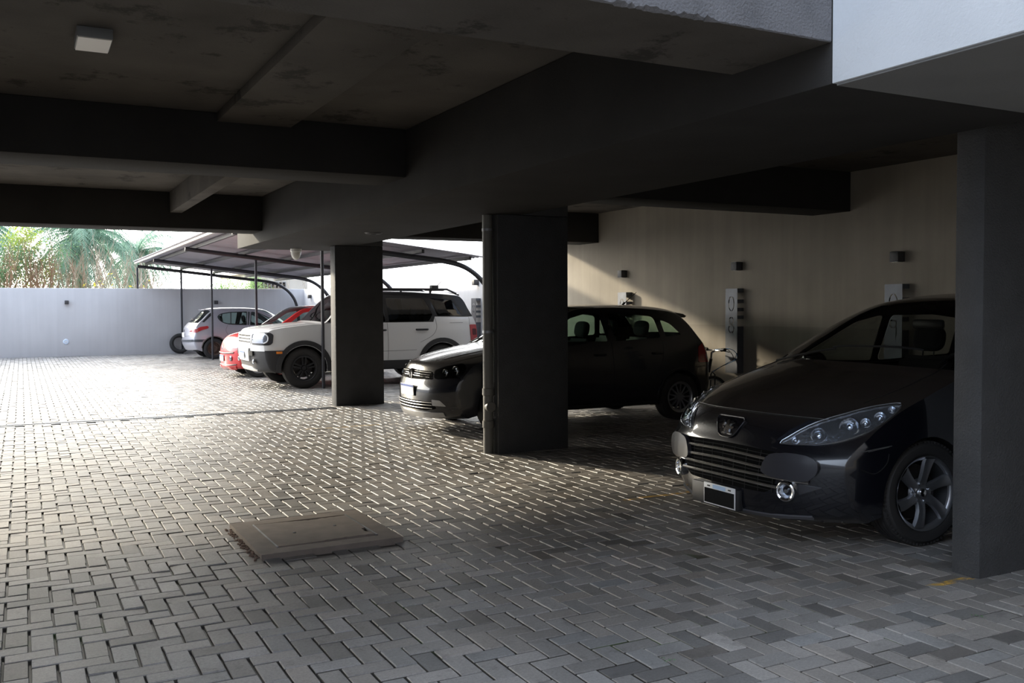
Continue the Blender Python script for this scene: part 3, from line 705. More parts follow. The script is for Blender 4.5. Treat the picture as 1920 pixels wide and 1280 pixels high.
class Car:
    def __init__(s, root, st, Wb, Hz, arches, zs, paint, tg=.93, ws=None, bl=None, windows=(), Tn=None, per=5, roof_mat=None, roof_rng=None, upper=None, lines=(), clad=None, clad_mat=None):
        """st: stations (u_edge, z_edge, u_centre, z_centre, exponent) from under the nose, over the roof, to under the tail"""
        s.root = root; s.Wb = Wb; s.Hz = Hz; s.arches = arches
        C = catmull([np.array(q, float) for q in st], per); s.C = C
        T = [-1, -.992, -.975, -.95, -.90, -.83, -.74, -.62, -.48, -.32, -.16, 0]; T = T+[-t for t in T[-2::-1]]
        nT = len(T); V = []; F = []; kind = []
        for q in C:
            ue, ze, uc, zc, n = q; hw = s.W(ue, ze)
            for t in T:
                k = 1-abs(t)**n; V.append((ue+(uc-ue)*k, hw*t, ze+(zc-ze)*k))
        def isg(i, j, rg):
            if not rg: return False
            tm = (T[j]+T[j+1])/2
            return rg[0]*per <= i < rg[1]*per and abs(tm) < tg
        for i in range(len(C)-1):
            for j in range(nT-1):
                F.append((i*nT+j, i*nT+j+1, (i+1)*nT+j+1, (i+1)*nT+j))
                kind.append('clad' if clad and i < clad[0]*per else 'ws' if isg(i, j, ws) else 'bl' if isg(i, j, bl) else ('roof' if roof_rng and roof_rng[0]*per <= i < roof_rng[1]*per else 'b'))
        # side outline
        out = [(q[0], q[1]) for q in C]
        ur, uf = C[-1][0], C[0][0]
        bot = []; (af, rf), (ar, rr) = arches; zw = .315 if not hasattr(s, 'zw') else s.zw
        s.zc = zs.get('hub', .31); z1 = zs['sill']
        def arc(u, r):
            a0 = math.asin(max(-1, min(1, (z1-s.zc)/r)))
            return [(u+r*math.cos(a0+(PI-2*a0)*k/24), s.zc+r*math.sin(a0+(PI-2*a0)*k/24)) for k in range(25)]
        bot += arc(ar, rr); sill = [(ar-rr*math.cos(math.asin((z1-s.zc)/rr)), z1)]
        f2 = arc(af, rf); x0 = bot[-1][0]; x1 = f2[0][0]
        nS = 16; bot += [(x0+(x1-x0)*k/nS, z1) for k in range(1, nS)]; bot += f2
        outline = out+bot
        s.outline = outline
        Vs, Fs = cdt(outline, list(windows), .055, lines)
        off = len(V)
        for sg in (-1, 1):
            o2 = len(V)
            for (u, z) in Vs: V.append((u, sg*s.W(u, z), z))
            for q in Fs: F.append(tuple(i+o2 for i in (q if sg < 0 else q[::-1]))); cu, cz = sum(Vs[i][0] for i in q)/len(q), sum(Vs[i][1] for i in q)/len(q); kind.append('roof' if upper and upper(cu, cz) else 'clad' if clad and clad[1](cu, cz) else 'b')
        s.full_V = [Vector(v) for v in V]
        # windows as glass
        gv = {}
        s.winobj = []
        allF = list(F); GV = list(V)
        for w in windows:
            Vw, Fw = cdt(w, (), .07)
            for sg in (-1, 1):
                vv = [(u, sg*(s.W(u, z)-.006), z) for u, z in Vw]; ff = [tuple(q if sg < 0 else q[::-1]) for q in Fw]
                s.winobj.append((vv, ff)); o2 = len(GV); GV += [(u, sg*s.W(u, z), z) for u, z in Vw]; allF += [tuple(i+o2 for i in q) for q in ff]
        s.bvh = BVHTree.FromPolygons([Vector(v) for v in GV], allF)
        def part(name, ks, m, inset=0):
            fs = [f for f, k in zip(F, kind) if k in ks]
            if not fs: return None
            used = sorted({i for f in fs for i in f}); mp = {a: b for b, a in enumerate(used)}
            o = mesh_obj(name, [V[i] for i in used], [tuple(mp[i] for i in f) for f in fs], m, root, False)
            bm = bmesh.new(); bm.from_mesh(o.data); bmesh.ops.remove_doubles(bm, verts=bm.verts[:], dist=.0012); bmesh.ops.recalc_face_normals(bm, faces=bm.faces[:])
            bm.to_mesh(o.data); bm.free(); o.data.shade_smooth(); o.data.set_sharp_from_angle(angle=math.radians(50)); return o
        s.body = part('body', ('b',) if roof_mat else ('b', 'roof'), paint)
        if roof_mat: s.roof = part('roof', ('roof',), roof_mat)
        if clad: s.clad = part('front_bumper', ('clad',), clad_mat)
        s.gl = zs.get('glass', GLS)
        s.wsobj = part('windshield', ('ws',), zs.get('wsglass', s.gl)); s.blobj = part('rear_window', ('bl',), s.gl)
        for vv, ff in s.winobj: mesh_obj('side_window', vv, ff, zs.get('sideglass', s.gl), root, True)
        # wheel wells, under-body and cabin floor
        m = MB()
        for (u, r) in arches:
            for sg in (-1, 1):
                n = 20; yo = min(s.W(u, s.zc+r)-.004, s.W(u, .5)-.004); yi = yo-.30; vv = []; ff = []
                for k in range(n+1):
                    a = PI*1.12*k/n-PI*.06; x, z = u+r*math.cos(a), s.zc+r*math.sin(a); yy = min(s.W(x, z), 10)-.004; vv += [(x, sg*yy, z), (x, sg*yi, z)]
                for k in range(n): ff.append((2*k, 2*k+1, 2*k+3, 2*k+2))
                ff.append(tuple(2*k+1 for k in range(n+1))); m.add(vv, ff)
        uA, uB = C[0][0]+.06, C[-1][0]-.08
        wi = s.W((uA+uB)/2, .5)
        m.box(uA, uB, -wi+.32, wi-.32, z1-.03, .55); m.box(af+rf+.02, ar-rr-.02, -wi+.02, wi-.02, z1+.01, z1+.2)
        m.build('underbody', BLKM, root)
    def W(s, u, z): return interp(u, [a for a, b in s.Wb], [b for a, b in s.Wb])*interp(z, [a for a, b in s.Hz], [b for a, b in s.Hz])
    def hit(s, p, plane):
        if plane == 'side': o, d = Vector((p[0], -3, p[1])), Vector((0, 1, 0))
        elif plane == 'front': o, d = Vector((-3, p[0], p[1])), Vector((1, 0, 0))
        elif plane == 'rear': o, d = Vector((9, p[0], p[1])), Vector((-1, 0, 0))
        elif plane == 'top': o, d = Vector((p[0], p[1], 4)), Vector((0, 0, -1))
        elif plane[0] == 'dir': o, d = s.dirray(p, plane[1])
        elif plane == 'cam': o, d = s.camray(p)
        h = s.bvh.ray_cast(o, d)
        if h[0] is None:
            h = s.bvh.find_nearest(o+d*(4 if plane != 'cam' else (s.root.location-Vector((0, 0, CAM_H))).length))
        n = h[1]
        if n.dot(d) > 0: n = -n
        return h[0], n
    def camray(s, p):
        # sight line of a photo pixel, in the car's own frame: the outline is traced there and laid on the real body surface
        Mi = (Matrix.Translation(s.root.location) @ Matrix.Rotation(s.root.rotation_euler.z, 4, 'Z')).inverted()
        o = Mi @ Vector((0, 0, CAM_H)); d = Mi.to_3x3() @ (fw*F_PX+RT*(p[0]-960)-UP*(p[1]-640)); return o, d.normalized()
    def dirray(s, p, az):
        """projection along a horizontal direction turned az degrees from straight ahead; p = (sideways, z) in that view"""
        a = math.radians(az); d = Vector((math.cos(a), math.sin(a), 0)); r = Vector((-math.sin(a), math.cos(a), 0))
        return r*p[0]+Vector((0, 0, p[1]))-d*4, d
    def patch(s, name, poly, plane, m, off=.004, grid=.04, mirror=False, parent=None, holes=(), skirt=.01, both=None):
        # boundary refined
        def refine(P):
            o = []
            for i in range(len(P)):
                a, b = P[i], P[(i+1) % len(P)]; L = math.hypot(b[0]-a[0], b[1]-a[1]); k = max(1, int(L/grid))
                for q in range(k): o.append((a[0]+(b[0]-a[0])*q/k, a[1]+(b[1]-a[1])*q/k))
            return o
        P = refine(poly); Hs = [refine(h) for h in holes]; V, F = cdt(P, Hs, grid)
        vv = []; nn = []
        for p in V:
            h, n = s.hit(p, plane); vv.append(h+n*off); nn.append(n)
        N = len(vv); ff = [tuple(f) for f in F]
        for lp, st_ in [(P, 0)]+[(h, None) for h in Hs]:
            idx = []
            for p in lp:
                i = min(range(N), key=lambda k: (V[k][0]-p[0])**2+(V[k][1]-p[1])**2); idx.append(i)
            b = len(vv); vv += [vv[i]-nn[i]*(off+skirt) for i in idx]
            for i in range(len(idx)): ff.append((idx[i], idx[(i+1) % len(idx)], b+(i+1) % len(idx), b+i))
        res = []
        for sg in ((1, -1) if mirror else (1,)):
            o = mesh_obj(name, [(v[0], v[1]*sg, v[2]) for v in vv], ff, m, parent or s.root, False)
            bm = bmesh.new(); bm.from_mesh(o.data); bmesh.ops.recalc_face_normals(bm, faces=bm.faces[:]); bm.to_mesh(o.data); bm.free()
            o.data.shade_smooth(); o.data.set_sharp_from_angle(angle=math.radians(45)); res.append(o)
        return res if mirror else res[0]
    def line(s, name, pts, plane, r, m, off=0, mirror=False, parent=None, per=6, n=6, smooth=True):
        P = catmull(pts, per) if smooth and len(pts) > 2 else [np.array(pts[0])+(np.array(pts[1])-np.array(pts[0]))*k/10 for k in range(11)] if len(pts) == 2 else pts
        Q = []
        for p in P:
            h, nn = s.hit(p, plane); Q.append(h+nn*off)
        res = []
        for sg in ((1, -1) if mirror else (1,)):
            res.append(MB().tube([(q.x, q.y*sg, q.z) for q in Q], r, n).build(name, m, parent or s.root))
        return res if mirror else res[0]
    def wheel(s, u, side, R, w, rr, style, y=None, turn=0):
        yc = side*((y if y else s.W(u, .5))-w/2-.012)
        ty = tyre_mb(R, w, rr, tread=True)
        tr = Matrix.Rotation(turn, 4, 'Z')
        T = Matrix.Translation(Vector((u, yc, R))) @ tr
        def put(mb, name, m, par):
            o = mb.build(name, m, par); o.data.transform(T); return o
        tyo = put(ty, 'tyre', RUBBER, s.root)
        sd = side; yo = sd*(w/2)
        rb = MB().lathe([(rr+.004, -sd*w*.40), (rr-.012, -sd*w*.36), (rr-.018, 0), (rr-.016, sd*w*.34), (rr+.004, sd*w*.42), (rr+.012, sd*w*.47), (rr+.004, sd*w*.455), (rr-.008, sd*w*.38)], 48)
        rimm = {'six': ALLOY, 'multi': ALLOY, 'black': ALLOYD, 'steel': mat('rusty_steel_wheel', (.10, .065, .05), .7, .4, noise=(20, .6, 1.5)), 'up': ALLOY}[style]
        put(rb, 'rim', rimm, tyo)
        dk = MB().lathe([(0, sd*.0), (rr*.75, sd*.0), (rr*.75, -sd*.03), (0, -sd*.03)], 32)
        put(dk, 'brake_disc', mat('brake_disc', (.05, .045, .045), .5, .7), tyo)
        sp = MB()
        def spoke(poly, n, y0, y1, a0=0, drop=.0):
            for k in range(n):
                a = 2*PI*k/n+a0; ca, sa = math.cos(a), math.sin(a); vv = []
                N = len(poly)
                for h in (y0, y1):
                    for x, z in poly:
                        hh = h+sd*(-drop*(1-min(1, x/rr))*0) ; vv.append((x*ca-z*sa, hh, x*sa+z*ca))
                ff = [tuple(range(N)), tuple(range(2*N-1, N-1, -1))]+[(i, N+i, N+(i+1) % N, (i+1) % N) for i in range(N)]
                sp.add(vv, ff)
        f0, f1 = sd*(w*.22), sd*(w*.40)
        if style == 'six':
            for k in range(6):                       # six broad twisted spokes, dished at the hub
                a = 2*PI*k/6+.45; ca, sa = math.cos(a), math.sin(a)
                rs = [.045, .075, .11, .15, .185, rr-.008]; wl = [-.036, -.034, -.036, -.046, -.060, -.072]; wr = [.036, .030, .027, .024, .020, .012]
                ys = [.30, .36, .40, .42, .43, .43]; vv = []; ff = []
                for r_, a_, b_, y_ in zip(rs, wl, wr, ys):
                    for (zz, yy) in ((a_, y_-.10), (a_+.008, y_), ((a_+b_)/2, y_+.035), (b_-.006, y_), (b_, y_-.10)):
                        vv.append((r_*ca-zz*sa, sd*w*yy, r_*sa+zz*ca))
                for i in range(5):
                    for j in range(4): ff.append((i*5+j, i*5+j+1, i*5+6+j, i*5+5+j))
                sp.add(vv, ff)
            sp.lathe([(0, sd*w*.34), (.03, sd*w*.34), (.034, sd*w*.30), (.075, sd*w*.30), (.085, sd*w*.2)], 32)
            for k in range(4):
                a = 2*PI*k/4+.3; sp.lathe([(0, sd*w*.36), (.010, sd*w*.36), (.012, sd*w*.28)], 8, 'y', (.055*math.cos(a), 0, .055*math.sin(a)))
        elif style == 'multi':
            spoke([(.04, -.012), (rr-.01, -.007), (rr-.01, .007), (.04, .012)], 13, f0+sd*.01, f1)
            sp.lathe([(0, f1+sd*.006), (.045, f1+sd*.004), (.055, f0)], 24)
            sp.lathe([(rr-.022, f1-sd*.002), (rr-.004, f1+sd*.004), (rr, f0)], 48)
        elif style == 'black':
            spoke([(.05, -.035), (rr-.01, -.05), (rr-.01, -.018), (.09, -.006), (.05, 0)], 5, f0, f1, .3)
            spoke([(.05, 0), (.09, .006), (rr-.01, .018), (rr-.01, .05), (.05, .035)], 5, f0, f1, .3)
            sp.lathe([(0, f1+sd*.004), (.04, f1+sd*.004), (.045, f0), (.08, f0)], 24)
            sp.lathe([(rr-.03, f1), (rr, f1+sd*.004), (rr, f0)], 48)
        elif style == 'steel':
            sp.lathe([(0, sd*w*.10), (.03, sd*w*.10), (.04, sd*w*.16), (.09, sd*w*.18), (.12, sd*w*.08), (rr-.02, sd*w*.04), (rr-.015, -sd*.01)], 48)
            for k in range(12):
                a = 2*PI*k/12; sp.lathe([(0, sd*w*.10), (.012, sd*w*.10), (.014, sd*w*.05)], 8, 'y', (.15*math.cos(a), 0, .15*math.sin(a)))
        elif style == 'up':
            spoke([(.04, -.02), (rr-.01, -.03), (rr-.01, .03), (.04, .02)], 8, f0+sd*.01, f1)
            sp.lathe([(0, f1+sd*.006), (.045, f1+sd*.004), (.055, f0)], 24)
        put(sp, 'spokes', rimm, tyo)
        put(MB().lathe([(0, sd*w*.385), (.022, sd*w*.38), (.026, sd*w*.33)], 20), 'hub_cap', CHROME if style in ('six',) else rimm, tyo)
        return tyo
    def seats(s, uf, ur, zb=.35, wv=.36, ht=1.0, m=SEATM):
        for (u, k) in ((uf, 2), (ur, 2)):
            for v in (-wv, wv):
                a = MB(); T = Matrix.Translation(Vector((u, v, zb+.05)))
                # backrest, tilted
                bm = bmesh.new(); bmesh.ops.create_cube(bm, size=1)
                for q in bm.verts: q.co = Vector((q.co.x*.12, q.co.y*.46, q.co.z*.62+.36))
                bmesh.ops.bevel(bm, geom=bm.edges[:], offset=.045, segments=3, affect='EDGES'); a.bm(bm, T @ Matrix.Rotation(.28, 4, 'Y'))
                a.box(u-.42, u+.02, v-.23, v+.23, zb, zb+.14, .03)
                so_ = a.build('seat', m, s.root)
                a = MB(); bm = bmesh.new(); bmesh.ops.create_uvsphere(bm, u_segments=20, v_segments=12, radius=1)
                for q in bm.verts:
                    c = q.co; q.co = Vector((.055*math.copysign(abs(c.x)**.7, c.x), .135*math.copysign(abs(c.y)**.62, c.y), .10*math.copysign(abs(c.z)**.7, c.z)))
                a.bm(bm, Matrix.Translation(Vector((u+.22, v, ht))) @ Matrix.Rotation(.2, 4, 'Y'))
                a.tube([(u+.2, v-.05, ht-.2), (u+.22, v-.05, ht)], .006, 6); a.tube([(u+.2, v+.05, ht-.2), (u+.22, v+.05, ht)], .006, 6)
                a.build('headrest', m, so_)
    def dash(s, u, z, w, sv=-.36):
        m = MB().box(u, u+.32, -w, w, z-.45, z, .05); d = m.build('dashboard', SEATM, s.root)
        t = MB(); c = Vector((u+.48, sv, z-.06)); pts = []
        for k in range(28):
            a = 2*PI*k/28; pts.append(c+Vector((.06*math.sin(a)*1.2, .18*math.cos(a), .17*math.sin(a))))
        t.tube(pts, .014, 8, closed=True); t.tube([c, c+Vector((-.2, 0, -.05))], .03, 8); t.tube([c+Vector((0, -.17, 0)), c+Vector((0, .17, 0))], .012, 6)
        t.build('steering_wheel', SEATM, s.root)
def plate(car, c, n_ax, w, h, face, band=None, tilt=0, name='number_plate', edge=PLATE_W, up=True):
    """flat plate; c centre, n_ax outward direction (unit)"""
    n = Vector(n_ax).normalized(); zz = Vector((0, 0, 1)); r = zz.cross(n).normalized(); u = n.cross(r)
    R = Matrix((r, u, n)).transposed().to_4x4(); R.translation = Vector(c)
    def bx(x0, x1, y0, y1, z0, z1, bev=0):
        m = MB().box(x0, x1, y0, y1, z0, z1, bev); m.v = [tuple(R @ Vector(p)) for p in m.v]; return m
    o = bx(-w/2, w/2, -h/2, h/2, 0, .006, .002).build(name, edge, car.root)
    bx(-w/2+.008, w/2-.008, -h/2+.008, h/2-(.034 if band else .008), .0061, .008).build('plate_field', face, o)
    if band: bx(-w/2+.09 if band != PLATE_BL else -w/2+.004, w/2-.09 if band != PLATE_BL else w/2-.004, h/2-.030, h/2-.006, .0061, .008).build('plate_band', band, o)
    for x in (-w/2+.05, w/2-.05): bx(x-.012, x+.012, h/2-.022, h/2-.014, .0062, .0095).build('plate_screw', BLK, o)
    return o
# ---- near black hatchback (nose towards the driveway) ---------------------
def peugeot():
    root = empty('car', (3.86, 4.62, 0)); tag(root, 'glossy black hatchback with chrome lion badge and wide slatted grille beside the right-hand pillar', 'car', 'parked cars')
    Wb = [(0, .66), (.15, .74), (.3, .795), (.45, .83), (.65, .855), (.9, .875), (1.4, .875), (3.2, .875), (3.7, .86), (4.0, .80), (4.2, .72)]
    Hz = [(.15, .93), (.3, .985), (.5, 1.0), (.68, 1.0), (.85, .985), (1.0, .955), (1.1, .92), (1.3, .80), (1.45, .70), (1.55, .64)]
    st = [(.50, .17, .14, .15, 2.6), (.40, .22, .09, .19, 2.6), (.34, .32, .08, .30, 2.6), (.31, .43, .08, .43, 2.6), (.31, .53, .09, .55, 2.5), (.36, .60, .11, .62, 2.4), (.43, .66, .14, .70, 2.3), (.53, .73, .20, .775, 2.2),
          (.72, .83, .36, .87, 2.2), (.95, .91, .62, .955, 2.2), (1.18, .98, .86, 1.02, 2.2), (1.34, 1.03, 1.02, 1.07, 2.2),
          (1.62, 1.20, 1.34, 1.25, 2.2), (1.92, 1.35, 1.70, 1.415, 2.3), (2.16, 1.43, 2.0, 1.495, 2.4), (2.55, 1.465, 2.5, 1.535, 2.6), (3.1, 1.445, 3.1, 1.525, 2.6), (3.55, 1.37, 3.62, 1.45, 2.6),
          (3.78, 1.31, 3.86, 1.38, 2.6), (3.93, 1.14, 4.03, 1.18, 2.6), (4.02, .98, 4.12, 1.0, 2.6), (4.06, .8, 4.18, .8, 2.8), (4.10, .55, 4.21, .55, 2.8), (4.08, .35, 4.18, .33, 2.8), (4.0, .24, 4.1, .22, 2.8)]
    fw_ = rounded([(1.50, 1.02), (1.66, 1.10), (2.02, 1.31), (2.25, 1.36), (2.30, 1.36), (2.36, .99)], .03)
    rw_ = rounded([(2.44, .99), (2.40, 1.365), (2.9, 1.365), (3.25, 1.33), (3.32, 1.02)], .04)
    qw_ = rounded([(3.40, 1.03), (3.34, 1.31), (3.56, 1.25), (3.70, 1.12)], .04)
    c = Car(root, st, Wb, Hz, [(.92, .345), (3.53, .345)], {'sill': .20, 'hub': .315, 'glass': glass('peu_glass', (.55, .57, .55))}, PAINT_B, ws=(11, 14), bl=(18, 20), windows=[fw_, rw_, qw_])
    for sd in (-1, 1):
        c.wheel(.92, sd, .318, .205, .215, 'six', turn=-.10); c.wheel(3.53, sd, .318, .205, .215, 'six')
    c.seats(2.25, 3.05, ht=1.18); c.dash(1.35, 1.0, .66, -.36)
    # bonnet shut lines
    for z0, r_, m_, of in ((0, .0035, SEAM, .0005), (.007, .0022, mat('worn_edge', (.18, .18, .18), .3, .5), .001)):
        c.line('bonnet_edge', [(-.66, .755+z0), (-.5, .765+z0), (-.25, .772+z0), (0, .775+z0), (.25, .772+z0), (.5, .765+z0), (.66, .755+z0)], 'front', r_, m_, of)
    for sg in (-1, 1): c.line('bonnet_gap', [(.60, sg*.66), (.85, sg*.70), (1.1, sg*.70), (1.3, sg*.69)], 'top', .003, SEAM)
    # grille opening and slats
    g = rounded([(-.42, .565), (-.2, .578), (0, .582), (.2, .578), (.42, .565), (.44, .46), (.41, .36), (.36, .315), (-.36, .315), (-.41, .36), (-.44, .46)], .03, 3)
    gr = c.patch('grille', g, 'front', mat('grille_black', (.003, .003, .003), .95, spec=.1), .003, .035)
    BAR = mat('grille_bar', (.62, .60, .58), .22, .95)
    for k, (z, wv) in enumerate(((.525, .385), (.470, .355), (.415, .62), (.365, .46))):
        c.line('grille_slat', [(-wv, z-.004), (-wv/2, z+.006), (0, z+.010), (wv/2, z+.006), (wv, z-.004)], 'front', .0095, BAR, .016, parent=gr)
    for k in range(9):
        v = -.40+.10*k; c.line('grille_rib', [(v, .32), (v*1.02, .44), (v*1.05, .565)], 'front', .0022, BLKM, .004, parent=gr)
    for z in (.552, .50, .443, .39, .34): c.line('grille_rib', [(-.40, z-.006), (0, z+.008), (.40, z-.006)], 'front', .0022, BLKM, .004, parent=gr)
    # rubber overriders
    q4 = lambda L: [(1300+x/3.84, 720+y/3.84) for x, y in L]
    GUARD = mat('bumper_guard', (.035, .035, .042), .33)
    bp = catmull(q4([(508, 600), (545, 525), (610, 500), (760, 512), (875, 545), (905, 590), (892, 645), (840, 690), (760, 692), (640, 672), (560, 655), (520, 632)]), 2, True)
    c.patch('bumper_guard', bp, 'cam', GUARD, .034, 9, mirror=True, skirt=.03)
    c.patch('lower_lip', [(-.60, .205), (-.35, .185), (0, .178), (.35, .185), (.60, .205), (.60, .19), (.35, .168), (0, .160), (-.35, .168), (-.60, .19)], 'front', mat('lip_grey', (.10, .10, .11), .4), .012, .05)
    # fog lamps
    for sg in (-1, 1):
        h, n = c.hit((sg*.495, .345), 'front'); nn = Vector((-1, sg*.30, 0)).normalized()
        R = nn.to_track_quat('Y', 'Z').to_matrix().to_4x4(); R.translation = h+nn*.008
        def L(prof, seg=28):
            q = MB().lathe(prof, seg); q.v = [tuple(R @ Vector(p)) for p in q.v]; return q
        f = L([(.060, -.03), (.060, .02), (.053, .026), (.044, .022), (.040, -.01)]).build('fog_lamp', CHROME, root)
        L([(0, -.02), (.02, -.018), (.038, .006), (.042, .012)]).build('fog_reflector', REFL, f)
        L([(0, .012), (.012, .012), (.014, -.01)]).build('fog_bulb', CHROME, f)
        L([(0, .024), (.03, .021), (.044, .018)]).build('fog_lens', LENS, f)
        c.patch('fog_wing', [(sg*.56, .395), (sg*.68, .385), (sg*.56, .33)], 'front', mat('wing_trim', (.10, .10, .11), .25, .6), .006, .03)
    # headlamps: long swept back lenses
    hp = [tuple(p) for p in catmull(q4([(632, 430), (700, 380), (830, 310), (960, 262), (1100, 222), (1250, 182), (1400, 156), (1492, 152), (1480, 192), (1420, 247), (1330, 310), (1220, 367), (1080, 414), (950, 436), (800, 440)]), 2, True)]
    bases = c.patch('headlamp', hp, 'cam', mat('headlamp_silver', (.80, .84, .92), .2, .92, bump=1.0, bscale=16), .004, 8, mirror=True)
    lenses = c.patch('headlamp_lens', hp, 'cam', LENS, .018, 9, mirror=True, skirt=.014)
    rims = c.line('headlamp_rim', hp+[hp[0]], 'cam', .003, mat('lamp_rim', (.4, .41, .43), .2, .8), .016, mirror=True, smooth=False)
    for a_, b_ in zip(lenses, bases): a_.parent = b_
    for a_, b_ in zip(rims, bases): a_.parent = b_
    for (px, r, tilt) in (((735, 405), .022, 0), ((905, 372), .046, 0), ((1125, 312), .058, 0), ((1240, 285), .030, 0), ((1345, 245), .034, 0), ((1430, 192), .022, 0)):
        p = q4([px])[0]; hh, nn = c.hit(p, 'cam'); o, d = c.camray(p)
        nv = (nn*.6-d*.5+Vector((-.3, 0, .1))).normalized(); ctr = hh+nn*.003
        for sg, b_ in ((1, bases[0]), (-1, bases[1])):
            R = nv.to_track_quat('Y', 'Z').to_matrix().to_4x4(); R.translation = ctr
            q = MB().lathe([(r, -.012), (r, .008), (r*.93, .012), (r*.84, .002), (r*.6, -.010), (r*.36, -.014), (r*.30, .004), (r*.2, .012), (0, .014)], 28)
            q.v = [tuple(R @ Vector(p_)) for p_ in q.v]; q.v = [(x, y*sg, z) for x, y, z in q.v]
            q.build('lamp_bowl', REFL, b_)
    bl_ = q4([(832, 262), (938, 274), (800, 340), (645, 408), (600, 400), (700, 330)])
    c.patch('lamp_eyelid', bl_, 'cam', mat('eyelid_paint', (.02, .024, .035), .2, coat=1), .003, 9, mirror=True, skirt=.006)
    # lion badge
    bd = rounded([(-.115, .735), (.115, .735), (.13, .72), (.075, .63), (.04, .612), (-.04, .612), (-.075, .63), (-.13, .72)], .012)
    b = c.patch('badge', bd, 'front', mat('badge_black', (.006, .006, .008), .15, coat=1), .006, .03)
    c.line('badge_rim', [tuple(p) for p in bd]+[tuple(bd[0])], 'front', .0045, mat('badge_rim', (.16, .16, .17), .2, .9), .010, parent=b, smooth=False)
    lion = [[(-.005, .665), (-.035, .665), (-.038, .672), (-.018, .678), (-.014, .70), (-.04, .695), (-.055, .705), (-.05, .712), (-.025, .71), (-.012, .716), (-.018, .728), (-.042, .735), (-.035, .745), (-.012, .742), (.004, .752), (.018, .748), (.024, .735), (.018, .722), (.02, .705), (.03, .69), (.025, .678), (.045, .672), (.042, .664), (.016, .668), (.008, .688), (.0, .69)],
            [(.028, .70), (.045, .712), (.04, .73), (.048, .745), (.055, .742), (.05, .73), (.056, .712), (.04, .695)]]
    for q in lion: c.patch('lion_emblem', [(x_-.005, z_-.035) for x_, z_ in q], 'front', CHROME, .014, .02, parent=b, skirt=.006)
    # plate and holder
    h, n = c.hit((0, .25), 'front')
    MB().box(h.x-.024, h.x+.03, -.17, .28, .165, .30, .008).build('plate_holder', BLK, root)
    plate(c, (h.x-.025, .0, .238), (-1, 0, 0), .30, .135, mat('plate_matt_black', (.012, .012, .012), .95, spec=.1), mat('plate_pale_blue', (.45, .62, .85), .5))
    # wipers, mirror, fender seams
    for a, b_ in (((1.16, .10), (1.30, -.52)), ((1.13, .62), (1.14, .06))):
        c.line('wiper', [(a[0], a[1]), ((a[0]+b_[0])/2-.03, (a[1]+b_[1])/2), (b_[0], b_[1])], 'top', .008, BLKM, .014)
    c.line('wheelarch_seam', [(.60, .62), (.45, .60)], 'side', .002, mat('worn_edge'), 0)
    c.line('wing_seam', [(.40, .60), (.52, .615), (.62, .625)], 'side', .0025, mat('worn_edge'), .0)
    c.line('bumper_seam', [(.40, .50), (.5, .47), (.58, .52), (.60, .58)], 'side', .003, SEAM, 0)
    for pth in ([(1.28, .28), (1.25, .6), (1.34, .95), (1.5, 1.0)], [(2.40, .98), (2.42, .6), (2.42, .28)]):
        c.line('door_gap', pth, 'side', .003, SEAM, 0, mirror=True)
    c.line('belt_strip', [(1.5, 1.0), (2.4, .975), (3.35, 1.0)], 'side', .008, BLK, .0, mirror=True)
    for sg in (-1, 1):
        m = MB(); bm = bmesh.new(); bmesh.ops.create_uvsphere(bm, u_segments=20, v_segments=12, radius=1)
        for q in bm.verts: q.co = Vector((q.co.x*.07, q.co.y*.12, q.co.z*.075))
        m.bm(bm, Matrix.Translation(Vector((1.86, sg*.97, 1.0)))); m.build('door_mirror', PAINT_B, root)
        for u in (2.28, 3.2):
            m = MB(); y = sg*(c.W(u, .85)+.02); m.tube([(u-.10, y-sg*.02, .86), (u-.07, y+sg*.012, .86), (u+.07, y+sg*.012, .86), (u+.10, y-sg*.02, .86)], .014, 8); m.build('door_handle', PAINT_B, root)
        c.patch('tail_lamp', rounded([(3.78, .72), (3.80, .95), (3.95, 1.0), (4.0, .72)], .03), 'side', TAIL, .006, .05) if sg < 0 else None
    MB().box(1.98, 2.02, -.13, .13, 1.27, 1.34, .02).build('interior_mirror', BLK, root)
    m = MB()
    return c
peugeot()
